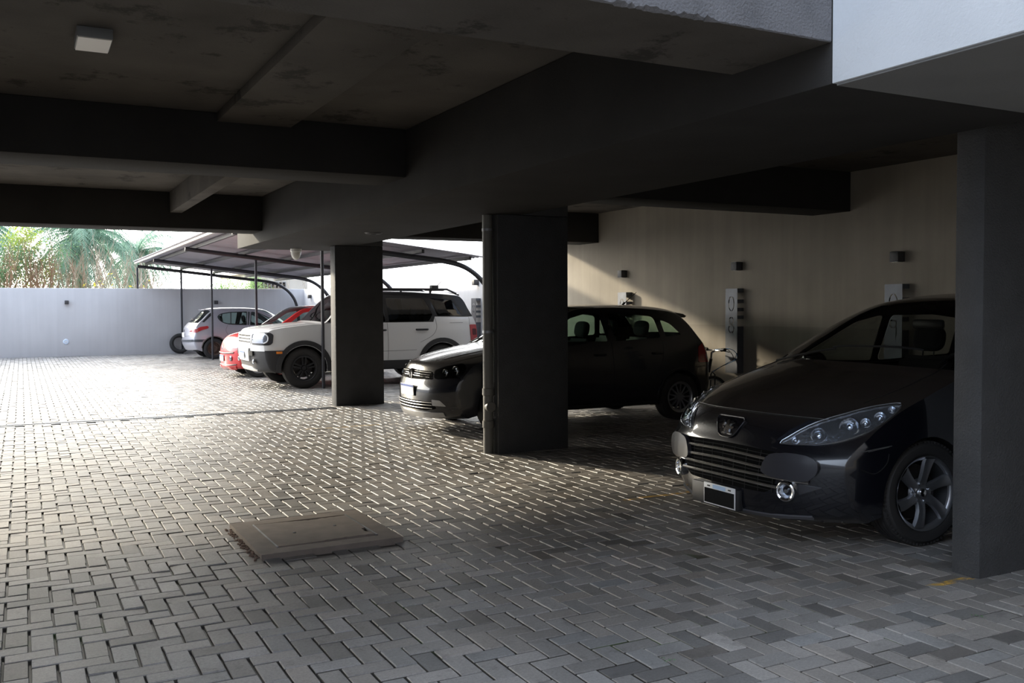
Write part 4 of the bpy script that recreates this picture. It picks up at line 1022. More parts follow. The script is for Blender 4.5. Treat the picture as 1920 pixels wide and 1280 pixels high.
# ---- second black hatchback ----------------------------------------------
def gol():
    root = empty('car', (4.0, 10.24, 0)); tag(root, 'dark hatchback with short roof aerial and small rear spoiler, half hidden by the middle pillar', 'car', 'parked cars')
    Wb = [(0, .62), (.15, .72), (.3, .775), (.5, .805), (.85, .825), (1.5, .828), (3.2, .828), (3.6, .80), (3.85, .74), (3.95, .68)]
    Hz = [(.15, .94), (.3, .985), (.5, 1.0), (.70, 1.0), (.88, .975), (1.0, .94), (1.25, .84), (1.40, .75), (1.50, .68)]
    st = [(.42, .19, .10, .17, 2.8), (.32, .24, .03, .20, 2.8), (.28, .36, .0, .34, 2.8), (.27, .50, .0, .50, 2.8), (.30, .60, .03, .61, 2.6), (.36, .68, .07, .72, 2.5), (.50, .80, .14, .81, 2.3),
          (.72, .87, .42, .90, 2.2), (.98, .93, .78, .97, 2.2), (1.16, .975, 1.0, 1.01, 2.2), (1.50, 1.19, 1.36, 1.23, 2.3), (1.78, 1.36, 1.66, 1.39, 2.4), (2.02, 1.415, 1.94, 1.45, 2.5),
          (2.5, 1.425, 2.5, 1.468, 2.6), (3.0, 1.405, 3.1, 1.455, 2.6), (3.36, 1.36, 3.50, 1.41, 2.6), (3.50, 1.28, 3.62, 1.33, 2.6), (3.70, 1.06, 3.80, 1.09, 2.6), (3.82, .90, 3.92, .90, 2.8), (3.86, .70, 3.96, .70, 2.8), (3.88, .45, 3.98, .45, 2.8), (3.80, .28, 3.9, .26, 2.8)]
    fw_ = rounded([(1.42, 1.03), (1.58, 1.15), (1.80, 1.30), (2.02, 1.352), (2.22, 1.355), (2.28, 1.02)], .03)
    q1_ = rounded([(2.0, 1.04), (2.0, 1.04), (2.0, 1.04)], .0)
    rw_ = rounded([(2.40, 1.02), (2.36, 1.355), (2.72, 1.345), (3.02, 1.31), (3.08, 1.05)], [.02, .02, .04, .05, .04])
    qw_ = rounded([(3.16, 1.06), (3.12, 1.27), (3.26, 1.22), (3.42, 1.08)], .03)
    c = Car(root, st, Wb, Hz, [(.86, .34), (3.36, .34)], {'sill': .22, 'hub': .30, 'glass': glass('gol_glass', (.50, .62, .55))}, PAINT_G, ws=(9, 12), bl=(15.4, 17), windows=[fw_, rw_, qw_])
    for sd in (-1, 1):
        c.wheel(.86, sd, .295, .185, .185, 'multi'); c.wheel(3.36, sd, .295, .185, .185, 'multi')
    c.seats(1.95, 2.85, ht=1.16); c.dash(1.18, .95, .64, .36)
    # bonnet creases, badge, grille
    for sg in (-1, 1):
        c.line('bonnet_gap', [(.30, sg*.55), (.50, sg*.62), (.80, sg*.67), (1.14, sg*.68)], 'top', .003, SEAM)
        c.line('bonnet_crease', [(.30, sg*.36), (.6, sg*.44), (1.0, sg*.50)], 'top', .007, PAINT_G, -.003)
    g = rounded([(-.47, .625), (-.42, .71), (0, .725), (.42, .71), (.47, .625), (0, .61)], .02)
    gr = c.patch('grille', g, 'front', mat('grille_black'), .003, .04)
    for z in (.645, .668, .692): c.line('grille_slat', [(-.42, z), (-.2, z+.006), (0, z+.008), (.2, z+.006), (.42, z)], 'front', .005, CHROME if z < .68 else BLK, .010, parent=gr)
    h, n = c.hit((0, .67), 'front')
    b = MB().lathe([(.062, -.02), (.062, .012), (.054, .018), (.050, .010)], 32, 'x', (0, 0, 0))
    b.v = [(-x+h.x-.008, y, z+.67) for x, y, z in b.v]; bo = b.build('badge', CHROME, root)
    m = MB(); m.lathe([(0, 0), (.052, 0)], 28, 'x'); m.v = [(-x+h.x-.012, y, z+.67) for x, y, z in m.v]; m.build('badge_disc', mat('badge_dark', (.02, .02, .03), .3), bo)
    m = MB(); X = h.x-.020
    for a, b_ in (((-.030, .038), (-.008, .004)), ((.030, .038), (.008, .004)), ((-.008, .004), (0, .018)), ((.008, .004), (0, .018)), ((-.044, .018), (-.020, -.040)), ((.044, .018), (.020, -.040)), ((-.020, -.040), (0, -.004)), ((.020, -.040), (0, -.004))):
        m.tube([(X, a[0], .67+a[1]), (X, b_[0], .67+b_[1])], .0045, 6)
    m.build('letter_strokes', CHROME, bo)
    hl = rounded([(.49, .63), (.47, .72), (.60, .765), (.78, .80), (.85, .78), (.84, .70), (.80, .655)], .03)
    for sg in (-1, 1):
        az = 32*(1 if sg < 0 else -1); P = [(sg*a, z) for a, z in hl]
        base = c.patch('headlamp', P, ('dir', az), REFD, .004, .04)
        for (a, z, r) in ((.62, .70, .045), (.74, .725, .055)):
            o, d = c.dirray((sg*a, z), az); hh = c.bvh.ray_cast(o, d)
            if hh[0] is None: continue
            nn = (Vector((-1, sg*.2, .05))).normalized(); R = nn.to_track_quat('Y', 'Z').to_matrix().to_4x4(); R.translation = hh[0]+nn*.008
            q = MB().lathe([(r, -.01), (r, .006), (r*.9, .01), (r*.6, -.01), (r*.3, -.01), (0, .01)], 24); q.v = [tuple(R @ Vector(p)) for p in q.v]; q.build('lamp_bowl', REFL, base)
        c.patch('headlamp_lens', P, ('dir', az), glass('dim_lens', (.45, .47, .48)), .018, .05, parent=base, skirt=.014)
        c.patch('fog_lamp', rounded([(sg*.50, .33), (sg*.50, .40), (sg*.60, .395), (sg*.66, .33)], .01), 'front', REFL, .004, .04)
        c.patch('tail_lamp', rounded([(3.66, .72), (3.68, .92), (3.78, .98), (3.86, .92), (3.88, .72)], .03), 'side', TAIL, .008, .05, mirror=False) if sg < 0 else None
    lg = rounded([(-.55, .30), (-.5, .375), (.5, .375), (.55, .30), (.4, .27), (-.4, .27)], .02)
    lo = c.patch('lower_grille', lg, 'front', mat('grille_black'), .003, .05)
    for z in (.30, .335, .365): c.line('grille_slat', [(-.5, z), (0, z-.006), (.5, z)], 'front', .005, mat('dull_chrome', (.5, .5, .5), .25, .9), .008, parent=lo)
    c.patch('front_lip', [(-.62, .26), (-.3, .248), (0, .244), (.3, .248), (.62, .26), (.62, .215), (.3, .19), (0, .185), (-.3, .19), (-.62, .215)], 'front', mat('silver_lip', (.45, .45, .46), .35, .6), .014, .05)
    h, n = c.hit((0, .49), 'front'); plate(c, (h.x-.010, 0, .485), (-1, 0, -.05), .40, .13, mat('plate_field_white', (.85, .85, .85), .35), PLATE_BL)
    # aerial, spoiler, mirror, handles, wipers
    MB().tube([(3.02, 0, 1.455), (3.06, 0, 1.49)], .014, 8).build('aerial_base', BLK, root)
    MB().tube([(3.06, 0, 1.485), (3.25, 0, 1.63)], [.006, .003], 6).build('aerial', BLK, root)
    sp = MB()
    prof = [(3.34, 1.385), (3.50, 1.392), (3.64, 1.372), (3.69, 1.345), (3.66, 1.325), (3.50, 1.33), (3.38, 1.35)]
    n = 12; vv = []; ff = []
    for i in range(n+1):
        y = -.56+1.12*i/n; dz = .045*(1-(y/.62)**2); dx = -.05*(abs(y)/.56)**3
        for a, z in prof: vv.append((a+dx, y, z-.04+dz))
    k = len(prof)
    for i in range(n):
        for j in range(k): ff.append((i*k+j, i*k+(j+1) % k, (i+1)*k+(j+1) % k, (i+1)*k+j))
    ff += [tuple(range(k)), tuple(n*k+j for j in range(k-1, -1, -1))]; sp.add(vv, ff).build('rear_spoiler', PAINT_G, root)
    for sg in (-1, 1):
        m = MB(); bm = bmesh.new(); bmesh.ops.create_uvsphere(bm, u_segments=20, v_segments=12, radius=1)
        for q in bm.verts: q.co = Vector((q.co.x*.06, q.co.y*.11, q.co.z*.07))
        m.bm(bm, Matrix.Translation(Vector((1.50, sg*.93, 1.03)))); m.build('door_mirror', PAINT_G, root)
        for u in (2.15, 3.0):
            m = MB(); y = sg*(c.W(u, .86)+.01); m.tube([(u-.09, y-sg*.02, .86), (u-.06, y+sg*.015, .86), (u+.06, y+sg*.015, .86), (u+.09, y-sg*.02, .86)], .012, 8); m.build('door_handle', PAINT_G, root)
    for pth in ([(1.20, .30), (1.18, .7), (1.34, 1.0)], [(2.33, 1.0), (2.34, .6), (2.34, .30)], [(3.10, 1.02), (3.08, .8), (3.0, .62)]): c.line('door_gap', pth, 'side', .003, SEAM, 0, mirror=True)
    AR = [(3.36+.365*math.cos(a), .30+.365*math.sin(a)) for a in np.linspace(.1, PI-.1, 12)]
    c.line('arch_lip', AR, 'side', .007, PAINT_G, 0, mirror=True)
    c.line('wiper', [(1.06, .55), (1.10, .3), (1.10, .0)], 'top', .008, BLKM, .012); c.line('wiper', [(1.12, .0), (1.16, -.3), (1.20, -.55)], 'top', .008, BLKM, .012)
gol()

# ---- white off-roader -------------------------------------------------------
def bronco():
    root = empty('car', (3.58, 17.34, 0)); tag(root, 'boxy white off-roader with black roof, roof rails and black wheel arch cladding', 'car', 'parked cars')
    Wb = [(0, .80), (.1, .86), (.25, .915), (.5, .94), (1.5, .945), (3.6, .945), (4.1, .93), (4.3, .88), (4.4, .82)]
    Hz = [(.2, .93), (.35, .985), (.6, 1.0), (1.0, .985), (1.18, .955), (1.35, .90), (1.6, .80), (1.75, .74)]
    st = [(.36, .30, .14, .30, 4), (.26, .36, .06, .34, 4), (.20, .50, .02, .50, 4), (.17, .68, .0, .68, 4), (.16, .85, .01, .87, 4), (.19, .97, .03, 1.0, 4), (.30, 1.05, .12, 1.075, 3.5),
          (.60, 1.10, .45, 1.125, 3), (1.0, 1.14, .92, 1.165, 3), (1.26, 1.17, 1.16, 1.20, 3), (1.48, 1.39, 1.38, 1.42, 3), (1.70, 1.59, 1.60, 1.62, 3), (1.88, 1.67, 1.80, 1.705, 3),
          (2.4, 1.71, 2.4, 1.755, 3), (3.2, 1.71, 3.2, 1.755, 3), (3.86, 1.67, 3.95, 1.72, 3), (4.03, 1.60, 4.12, 1.64, 3), (4.13, 1.40, 4.22, 1.42, 3.5), (4.24, 1.20, 4.32, 1.21, 4), (4.28, 1.05, 4.36, 1.05, 4), (4.30, .7, 4.39, .7, 4), (4.26, .42, 4.36, .40, 4), (4.18, .32, 4.28, .32, 4)]
    W1 = rounded([(1.42, 1.20), (1.62, 1.36), (1.84, 1.58), (2.38, 1.62), (2.40, 1.17)], .03)
    W2 = rounded([(2.47, 1.17), (2.46, 1.62), (3.22, 1.61), (3.36, 1.30), (3.28, 1.18)], .03)
    W3 = rounded([(3.46, 1.27), (3.34, 1.61), (3.80, 1.58), (3.98, 1.28)], .03)
    c = Car(root, st, Wb, Hz, [(.86, .41), (3.53, .41)], {'sill': .30, 'hub': .36, 'glass': GLD, 'wsglass': GLS}, PAINT_W, ws=(9, 12), bl=(16, 18), windows=[W1, W2, W3], roof_mat=mat('black_roof_paint', (.008, .008, .009), .45, spec=.3, coat=.15), roof_rng=(12, 16), upper=lambda u, z: u > 1.3 and z > (1.16 if u < 3.38 else 1.26),
        lines=[[(1.22, 1.16), (2.0, 1.16), (3.36, 1.16), (3.40, 1.26), (4.5, 1.26)], [(-.2, .69), (.2, .69), (.58, .69)]], clad=(3, lambda u, z: u < .55 and z < .69), clad_mat=mat('rough_black_cladding', (.022, .022, .024), .6, bump=.1, bscale=200))
    for sd in (-1, 1):
        c.wheel(.86, sd, .365, .225, .225, 'black', turn=.0); c.wheel(3.53, sd, .365, .225, .225, 'black')
    c.seats(2.1, 3.1, zb=.55, ht=1.36); c.dash(1.35, 1.12, .7, .36)
    CLAD = mat('rough_black_cladding', (.022, .022, .024), .6, bump=.1, bscale=200)
    rf = mat('black_roof_paint')
    # black upper side: pillars round the windows
    # arch cladding, sills, lower bumpers
    for (u, e) in ((.86, 0), (3.53, 0)):
        n = 22; ro, ri = .50, .418
        P = [(u+ro*math.cos(a)*(1.0), .36+ro*math.sin(a)) for a in np.linspace(-.08, PI+.08, n)]+[(u+ri*math.cos(a), .36+ri*math.sin(a)) for a in np.linspace(PI+.08, -.08, n)]
        c.patch('arch_cladding', P, 'side', CLAD, .022, .07, mirror=True, skirt=.02)
    c.patch('sill_cladding', [(1.34, .305), (1.34, .46), (3.05, .46), (3.05, .305)], 'side', CLAD, .02, .08, mirror=True)
    fb = c.clad
    c.patch('skid_plate', [(-.40, .40), (.40, .40), (.62, .345), (.60, .325), (-.60, .325), (-.62, .345)], 'front', mat('skid_silver', (.5, .5, .5), .35, .6), .014, .06, parent=fb)
    c.patch('tow_recess', rounded([(-.62, .60), (-.62, .68), (-.44, .68), (-.44, .60)], .015), 'front', BLKM, .036, .05, parent=fb, mirror=True)
    c.patch('centre_bumper', [(-.40, .50), (-.44, .73), (.44, .73), (.40, .50)], 'front', PAINT_W, .03, .06, parent=fb)
    for sg in (-1, 1):
        h, n = c.hit((sg*.62, .50), 'front'); MB().lathe([(.0, -.03), (.03, -.028), (.045, 0), (.05, -.02)], 20, 'x', (h.x-.02, sg*.62, .50)).build('fog_lamp', REFL, fb)
    # grille band and lamps
    gb = c.patch('grille', rounded([(-.50, .80), (-.50, 1.0), (.50, 1.0), (.50, .80)], .03), 'front', mat('white_grille', (.62, .62, .62), .4), .012, .06)
    for i in range(12):
        for j in range(3):
            v = -.44+.08*i
            if abs(v) < .03: continue
            z = .835+.055*j
            c.patch('grille_slot', [(v-.026, z-.012), (v+.026, z-.012), (v+.026, z+.012), (v-.026, z+.012)], 'front', BLKM, .016, .05, parent=gb, skirt=.003)
    for sg in (-1, 1):
        az = 28*(1 if sg < 0 else -1)
        P = [(sg*a, z) for a, z in rounded([(.50, .79), (.50, 1.01), (.92, 1.01), (.955, .97), (.95, .82), (.92, .785)], .03)]
        b = c.patch('headlamp', P, ('dir', az), mat('headlamp_black', (.03, .03, .035), .3), .006, .05)
        P2 = [(sg*a, z) for a, z in rounded([(.51, .82), (.51, .985), (.86, .985), (.90, .94), (.90, .86), (.86, .82)], .05)]
        c.patch('lamp_bowl', P2, ('dir', az), mat('pale_reflector', (.26, .28, .33), .3, .7), .012, .05, parent=b, skirt=.004)
        P3 = rounded([(.51, .82), (.51, .985), (.86, .985), (.90, .94), (.90, .86), (.86, .82)], .05)
        c.line('daylight_ring', [(sg*a, z) for a, z in P3[4:-1]], ('dir', az), .010, mat('drl_ring', (.85, .87, .9), .3), .016, parent=b, smooth=False)
        c.line('lamp_divider', [(sg*.54, .90), (sg*.84, .90)], ('dir', az), .008, mat('drl_ring'), .014, parent=b)
        m = MB(); y = c.W(.45, .66)
        m.box(.36, .46, sg*y+.0, sg*(y)+.0+sg*.035, .635, .675, 0); m.build('side_marker', AMBER, root)
        m = MB(); bm = bmesh.new(); bmesh.ops.create_uvsphere(bm, u_segments=20, v_segments=12, radius=1)
        for q in bm.verts: q.co = Vector((q.co.x*.07, q.co.y*.12, q.co.z*.10))
        m.bm(bm, Matrix.Translation(Vector((1.62, sg*1.05, 1.22)))); m.build('door_mirror', rf, root)
        for u in (2.28, 3.12):
            m = MB(); y = sg*(c.W(u, 1.02)+.012); m.tube([(u-.12, y-sg*.02, 1.02), (u-.09, y+sg*.02, 1.02), (u+.09, y+sg*.02, 1.02), (u+.12, y-sg*.02, 1.02)], .018, 8); m.build('door_handle', CLAD, root)
        m = MB(); y = sg*.66
        m.tube([(1.95, y, 1.70), (2.08, y, 1.785), (3.75, y, 1.785), (3.95, y, 1.70)], .018, 8)
        for u in (2.8, 3.4): m.tube([(u, y, 1.70), (u, y, 1.785)], .022, 8)
        m.build('roof_rail', CLAD, root)
        c.line('fender_crease', [(.30, sg*.86), (.42, sg*.84), (.9, sg*.82), (1.24, sg*.80)], 'top', .006, PAINT_W, 0)
        c.line('bonnet_gap', [(.28, sg*.80), (.5, sg*.79), (1.1, sg*.77)], 'top', .004, mat('soft_gap', (.12, .12, .12), .7), 0)
    c.patch('tail_lamp', rounded([(4.14, .78), (4.12, 1.10), (4.27, 1.10), (4.29, .85)], .02), 'side', TAIL, .012, .05, mirror=True)
    c.patch('tail_lamp_inner', rounded([(4.18, .90), (4.17, 1.02), (4.26, 1.02), (4.27, .90)], .02), 'side', mat('dark_red', (.08, .005, .01), .2), .016, .05, mirror=True)
    GAP = mat('soft_gap')
    for pth in ([(1.42, .47), (1.40, .8), (1.38, 1.14)], [(2.43, .47), (2.44, .8), (2.43, 1.16)], [(3.40, 1.24), (3.42, 1.05), (3.32, .9), (3.08, .78)], [(1.44, .62), (3.0, .64)], [(3.70, 1.14), (3.98, 1.14)], [(4.12, 1.25), (4.13, .9)]):
        c.line('panel_gap', pth, 'side', .0035, GAP, 0, mirror=True)
    m = MB(); m.box(3.42, 3.56, -.70, -.58, 1.79, 1.86, .01); m.box(3.3, 3.68, -.70, -.60, 1.755, 1.80, .01); m.build('roof_mount', CLAD, root)
    MB().tube([(3.55, -.35, 1.75), (3.78, -.35, 1.95)], [.006, .003], 6).build('aerial', BLK, root)
    c.line('rear_spoiler', [(4.0, -.62), (4.06, 0), (4.0, .62)], 'top', .03, rf, .0)
    h, n = c.hit((.0, .60), 'front'); plate(c, (h.x-.045, .0, .60), (-1, 0, 0), .38, .13, PLATE_W, PLATE_BL)
bronco()

# ---- small red hatchback -----------------------------------------------------
def up():
    root = empty('car', (3.74, 20.32, 0)); tag(root, 'small bright red hatchback between the white off-roader and the silver hatchback', 'car', 'parked cars')
    Wb = [(0, .62), (.15, .72), (.3, .77), (.5, .80), (.8, .82), (3.0, .82), (3.4, .79), (3.6, .74)]
    Hz = [(.15, .94), (.3, .985), (.5, 1.0), (.75, 1.0), (.95, .96), (1.2, .87), (1.4, .78), (1.5, .72)]
    st = [(.34, .19, .08, .17, 3), (.24, .24, .02, .2, 3), (.20, .38, .0, .38, 3), (.20, .52, .0, .52, 3), (.22, .64, .03, .66, 2.8), (.30, .74, .08, .78, 2.5), (.45, .84, .2, .88, 2.3),
          (.66, .91, .48, .95, 2.2), (.86, .965, .72, 1.0, 2.2), (1.20, 1.18, 1.08, 1.22, 2.3), (1.48, 1.36, 1.38, 1.41, 2.4), (1.72, 1.43, 1.66, 1.475, 2.5), (2.3, 1.45, 2.3, 1.50, 2.6), (2.9, 1.43, 2.9, 1.485, 2.6), (3.25, 1.38, 3.33, 1.43, 2.6),
          (3.37, 1.26, 3.45, 1.3, 2.6), (3.48, 1.0, 3.54, 1.0, 2.8), (3.52, .8, 3.59, .8, 2.8), (3.52, .45, 3.6, .45, 2.8), (3.45, .26, 3.54, .24, 2.8)]
    fw_ = rounded([(1.12, 1.02), (1.32, 1.16), (1.56, 1.33), (1.80, 1.375), (2.12, 1.38), (2.16, .99)], .03)
    rw_ = rounded([(2.26, 1.0), (2.24, 1.38), (2.8, 1.36), (2.98, 1.20), (2.98, 1.06)], .04)
    c = Car(root, st, Wb, Hz, [(.585, .325), (3.0, .325)], {'sill': .21, 'hub': .29}, PAINT_R, ws=(8, 11), bl=(15, 16), windows=[fw_, rw_])
    for sd in (-1, 1):
        c.wheel(.585, sd, .285, .175, .18, 'up'); c.wheel(3.0, sd, .285, .175, .18, 'up')
    c.seats(1.85, 2.65, ht=1.2); c.dash(.95, .95, .64, .36)
    c.line('mouth_strip', [(-.62, .52), (-.4, .505), (0, .50), (.4, .505), (.62, .52)], 'front', .014, TRIMB, .004)
    c.line('lower_strip', [(-.66, .275), (-.4, .255), (0, .25), (.4, .255), (.66, .275)], 'front', .014, TRIMB, .004)
    c.patch('front_lip', [(-.64, .24), (0, .215), (.64, .24), (.6, .19), (0, .17), (-.6, .19)], 'front', PAINT_R, .03, .06)
    for sg in (-1, 1):
        az = 25*(1 if sg < 0 else -1)
        P = [(sg*a, z) for a, z in rounded([(.50, .60), (.49, .72), (.62, .80), (.74, .82), (.76, .70), (.72, .61)], .05)]
        b = c.patch('headlamp', P, ('dir', az), mat('pale_reflector'), .006, .05); c.patch('headlamp_lens', P, ('dir', az), LENS, .016, .06, parent=b)
        h, n = c.hit((sg*.52, .40), 'front'); MB().lathe([(0, -.012), (.04, -.012), (.055, 0), (.05, -.02), (.06, .01)], 20, 'x', (h.x-.004, sg*.52, .40)).build('fog_lamp', REFL, root)
        m = MB(); bm = bmesh.new(); bmesh.ops.create_uvsphere(bm, u_segments=16, v_segments=10, radius=1)
        for q in bm.verts: q.co = Vector((q.co.x*.06, q.co.y*.10, q.co.z*.07))
        m.bm(bm, Matrix.Translation(Vector((1.25, sg*.92, 1.03)))); m.build('door_mirror', PAINT_R, root)
        c.line('bonnet_gap', [(.26, sg*.56), (.45, sg*.62), (.80, sg*.66)], 'top', .003, mat('red_gap', (.1, .005, .005), .6), 0)
    h, n = c.hit((0, .585), 'front'); MB().lathe([(0, -.012), (.045, -.010), (.055, 0)], 24, 'x', (h.x-.004, 0, .60)).build('badge', CHROME, root)
    h, n = c.hit((0, .40), 'front'); plate(c, (h.x-.008, 0, .39), (-1, 0, 0), .40, .13, mat('plate_field_white'), PLATE_BL)
    for pth in ([(.98, .3), (.97, .7), (1.06, 1.0)], [(2.2, .99), (2.22, .6), (2.2, .3)]): c.line('door_gap', pth, 'side', .003, mat('red_gap'), 0, mirror=True)
    c.line('pillar_trim', [(2.21, 1.0), (2.19, 1.38)], 'side', .03, TRIMB, -.015, mirror=True)
up()

# ---- silver hatchback, tail towards the driveway ------------------------------
def silver():
    root = empty('car', (7.92, 28.0, 0), PI); tag(root, 'silver hatchback parked tail outwards by the far wall with rusty steel wheels', 'car', 'parked cars')
    L = 3.83
    Wb = [(0, .60), (.15, .70), (.35, .78), (.6, .81), (1.2, .825), (3.0, .825), (3.3, .81), (3.6, .77), (3.75, .71), (3.85, .66)]
    Hz = [(.15, .94), (.3, .985), (.5, 1.0), (.7, 1.0), (.9, .97), (1.05, .92), (1.2, .85), (1.35, .77), (1.45, .70)]
    st = [(.42, .2, .1, .18, 2.6), (.30, .3, .02, .28, 2.6), (.26, .48, .0, .48, 2.6), (.32, .62, .06, .63, 2.4), (.5, .75, .18, .78, 2.3), (.8, .86, .5, .9, 2.2), (1.08, .94, .86, .98, 2.2),
          (1.42, 1.17, 1.2, 1.21, 2.2), (1.72, 1.33, 1.54, 1.38, 2.3), (1.95, 1.38, 1.84, 1.435, 2.4), (2.4, 1.405, 2.4, 1.46, 2.6), (2.9, 1.385, 2.95, 1.45, 2.6), (3.18, 1.33, 3.25, 1.40, 2.6), (3.40, 1.13, 3.50, 1.16, 2.6), (3.52, 1.02, 3.66, 1.03, 2.5),
          (3.60, .90, 3.78, .90, 2.5), (3.63, .75, 3.82, .74, 2.6), (3.66, .60, 3.84, .60, 2.8), (3.66, .42, 3.84, .42, 2.8), (3.58, .27, 3.76, .25, 2.8)]
    fw_ = rounded([(1.30, .97), (1.52, 1.12), (1.85, 1.29), (2.05, 1.32), (2.12, .95)], .03)
    rw_ = rounded([(2.22, .955), (2.18, 1.325), (2.65, 1.315), (2.92, 1.27), (3.02, 1.19), (2.92, 1.05), (2.72, .98)], [.02, .02, .05, .1, .1, .1, .08])
    c = Car(root, st, Wb, Hz, [(.68, .33), (3.12, .33)], {'sill': .22, 'hub': .30, 'glass': glass('silver_glass', (.66, .76, .73))}, PAINT_S, ws=(6, 9), bl=(12, 14), windows=[fw_, rw_])
    for sd in (-1, 1):
        c.wheel(.68, sd, .295, .18, .18, 'steel'); c.wheel(3.12, sd, .295, .18, .18, 'steel')
    c.seats(1.85, 2.65, ht=1.12); c.dash(1.15, .93, .64)
    for P, k in ((fw_, 1), (rw_, 1)): c.line('window_rubber', list(P)+[P[0]], 'side', .012, TRIMB, 0, mirror=True, smooth=False)
    c.line('door_pillar', [(2.17, .95), (2.12, 1.325)], 'side', .035, TRIMB, -.02, mirror=True); c.line('window_bar', [(2.66, .98), (2.63, 1.31)], 'side', .018, TRIMB, 0, mirror=True)
    c.patch('bumper_strip', [(-.70, .56), (-.4, .545), (0, .54), (.4, .545), (.70, .56), (.66, .49), (0, .475), (-.66, .49)], 'rear', mat('bumper_strip_blue', (.05, .055, .065), .4), .014, .06)
    c.patch('bumper_strip', [(3.30, .515), (3.36, .56), (3.70, .56), (3.70, .49), (3.36, .49)], 'side', mat('bumper_strip_blue'), .012, .06, mirror=True)
    tl = rounded([(3.26, .90), (3.30, .94), (3.50, .91), (3.62, .84), (3.68, .76), (3.60, .75), (3.45, .82), (3.3, .86)], .02)
    c.patch('tail_lamp', tl, 'side', TAIL, .012, .05, mirror=True)
    c.patch('tail_lamp_rear', [(.50, .78), (.68, .84), (.74, .86), (.70, .77)], 'rear', TAIL, .010, .05, mirror=True)
    c.patch('rear_pillar_glass_edge', [(3.10, 1.30), (3.20, 1.30), (3.44, 1.05), (3.38, 1.04)], 'side', TRIMB, .004, .06, mirror=True)
    c.patch('badge', [(-.05, .80), (0, .83), (.05, .80), (.03, .76), (-.03, .76)], 'rear', BLK, .008, .04)
    c.line('tailgate_gap', [(-.55, .66), (0, .63), (.55, .66)], 'rear', .004, SEAM, 0)
    MB().box(3.10, 3.34, -.46, .46, 1.372, 1.402, .012).build('rear_spoiler', PAINT_S, root)
    MB().tube([(3.52, -.35, 1.15), (3.60, -.1, 1.10), (3.58, .25, 1.12)], .01, 6).build('rear_wiper', BLK, root)
    for pth in ([(1.12, .3), (1.10, .7), (1.22, .95)], [(2.14, .95), (2.18, .6), (2.16, .3)], [(2.75, .95), (2.80, .8), (2.72, .6), (2.74, .3)]): c.line('door_gap', pth, 'side', .003, SEAM, 0, mirror=True)
    AR = [(3.12+.345*math.cos(a), .30+.345*math.sin(a)) for a in np.linspace(.05, PI-.05, 14)]
    c.line('arch_lip', AR, 'side', .014, mat('dirty_arch', (.12, .11, .10), .8), 0, mirror=True)
    h, n = c.hit((0, .68), 'rear'); plate(c, (h.x+.006, 0, .68), (1, 0, 0), .40, .13, PLATE_W)
silver()
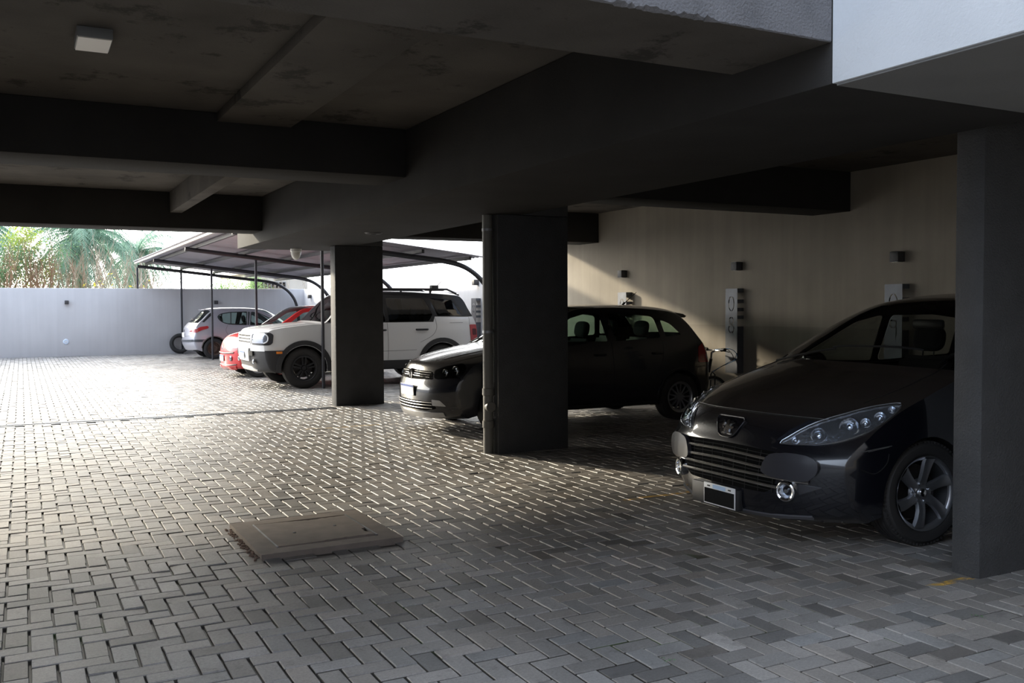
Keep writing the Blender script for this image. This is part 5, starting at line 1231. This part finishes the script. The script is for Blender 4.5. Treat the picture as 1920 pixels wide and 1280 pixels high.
# ---- bicycle in the gap between the second hatchback and the wall -----------
def bicycle():
    root = empty('bicycle', (8.125, 9.67, 0)); tag(root, 'dark bicycle with chrome handlebar and blue cables behind the second black hatchback', 'bicycle')
    FR = mat('bicycle_frame_black', (.015, .015, .018), .3, coat=1); SP = mat('spoke_steel', (.4, .4, .42), .3, 1); BLU = mat('blue_cable', (.03, .20, .5), .4)
    # frame runs along +Y from the head tube; front wheel and bar are steered
    ra = .255; st = math.radians(85)                       # steering turned towards the wall
    head = Vector((0, .12, .66)); bb = Vector((0, .62, .25)); seat = Vector((0, .70, .62)); rear = Vector((0, 1.02, ra))
    m = MB()
    m.tube([head+Vector((0, .02, -.03)), bb], .019, 10); m.tube([head+Vector((0, .0, .03)), seat+Vector((0, -.02, -.05))], .016, 10); m.tube([bb, seat+Vector((0, .02, .08))], .016, 10)
    for x in (-.05, .05): m.tube([bb+Vector((x*.5, 0, 0)), rear+Vector((x, 0, 0))], .009, 8); m.tube([seat+Vector((x*.4, 0, -.03)), rear+Vector((x, 0, 0))], .008, 8)
    m.tube([head+Vector((0, .03, -.10)), head+Vector((0, -.02, .08))], .022, 12); m.build('frame', FR, root)
    def wheel(c, ang):
        R = Matrix.Rotation(ang, 3, 'Z'); cc = Vector(c)
        def ring(r, t, name, mm, par):
            q = MB(); pts = [cc+R @ Vector((0, r*math.cos(2*PI*k/48), r*math.sin(2*PI*k/48))) for k in range(48)]; q.tube(pts, t, 8, closed=True); return q.build(name, mm, par)
        t = ring(ra-.02, .02, 'tyre', RUBBER, root); ring(ra-.045, .009, 'rim', SP, t)
        q = MB()
        for k in range(20):
            a = 2*PI*k/20; q.tube([cc+R @ Vector((.02*(-1)**k, .02*math.cos(a), .02*math.sin(a))), cc+R @ Vector((0, (ra-.045)*math.cos(a+.2), (ra-.045)*math.sin(a+.2)))], .0013, 4, False)
        q.build('spokes', SP, t); MB().tube([cc+R @ Vector((-.05, 0, 0)), cc+R @ Vector((.05, 0, 0))], .016, 10).build('hub', SP, t)
    R = Matrix.Rotation(st, 3, 'Z'); fc = Vector((0, .12, 0))+R @ Vector((0, -.04, 0)); fc.z = ra
    wheel((fc.x, fc.y, ra), st); wheel(rear, 0)
    m = MB(); crown = Vector((0, .10, .56))+R @ Vector((0, -.02, 0))
    for s in (-1, 1): m.tube([crown, crown+R @ Vector((s*.045, -.01, -.03)), fc+R @ Vector((s*.05, 0, 0))], .011, 8)
    m.build('fork', FR, root)
    stem = head+Vector((0, -.03, .10)); m = MB(); m.tube([head+Vector((0, -.02, .05)), stem+Vector((0, 0, .06))], .014, 10); m.tube([stem+Vector((0, 0, .06)), stem+R @ Vector((0, -.06, .09))], .015, 10); m.build('stem', CHROME, root)
    bc = stem+R @ Vector((0, -.06, .09)); m = MB(); m.tube([bc+R @ Vector((-.27, .04, .02)), bc+R @ Vector((-.1, 0, 0)), bc, bc+R @ Vector((.1, 0, 0)), bc+R @ Vector((.27, .04, .02))], .011, 10); hb = m.build('handlebar', CHROME, root)
    for s in (-1, 1):
        MB().tube([bc+R @ Vector((s*.16, .015, .01)), bc+R @ Vector((s*.28, .045, .02))], .022, 12).build('grip', BLK, hb)
        MB().tube([bc+R @ Vector((s*.14, 0, 0)), bc+R @ Vector((s*.17, -.05, -.01)), bc+R @ Vector((s*.26, -.05, -.015))], .006, 6).build('brake_lever', CHROME, hb)
    for s, mm, dx in ((-1, BLK, .0), (1, BLU, .06)):
        pts = catmull([bc+R @ Vector((s*.14, 0, 0)), bc+Vector((dx+.05, -.18, .02)), bc+Vector((dx+.10, -.24, -.10)), bc+Vector((.04, -.06, -.22)), crown], 5); MB().tube(pts, .0045, 6).build('cable', mm, root)
    m = MB(); bm = bmesh.new(); bmesh.ops.create_uvsphere(bm, u_segments=16, v_segments=10, radius=1)
    for q in bm.verts: q.co = Vector((q.co.x*(.05+.03*(q.co.y > 0)), q.co.y*.13, q.co.z*.025))
    m.bm(bm, Matrix.Translation(seat+Vector((0, .03, .10)))); m.build('saddle', BLK, root)
    m = MB(); m.lathe([(0, .012), (.085, .012), (.085, .018), (0, .018)], 28, 'x', bb); m.tube([bb+Vector((.03, 0, 0)), bb+Vector((.05, .02, -.15))], .009, 8); m.tube([bb+Vector((-.03, 0, 0)), bb+Vector((-.05, -.02, .15))], .009, 8); m.build('crankset', SP, root)
    for s, dz in ((1, -.15), (-1, .15)): MB().box(s*.05-.01+(.0 if s > 0 else -.07), s*.05+.01+(.07 if s > 0 else 0), .60, .68, .25+dz-.012, .25+dz+.012, .003).build('pedal', BLK, root)
bicycle()
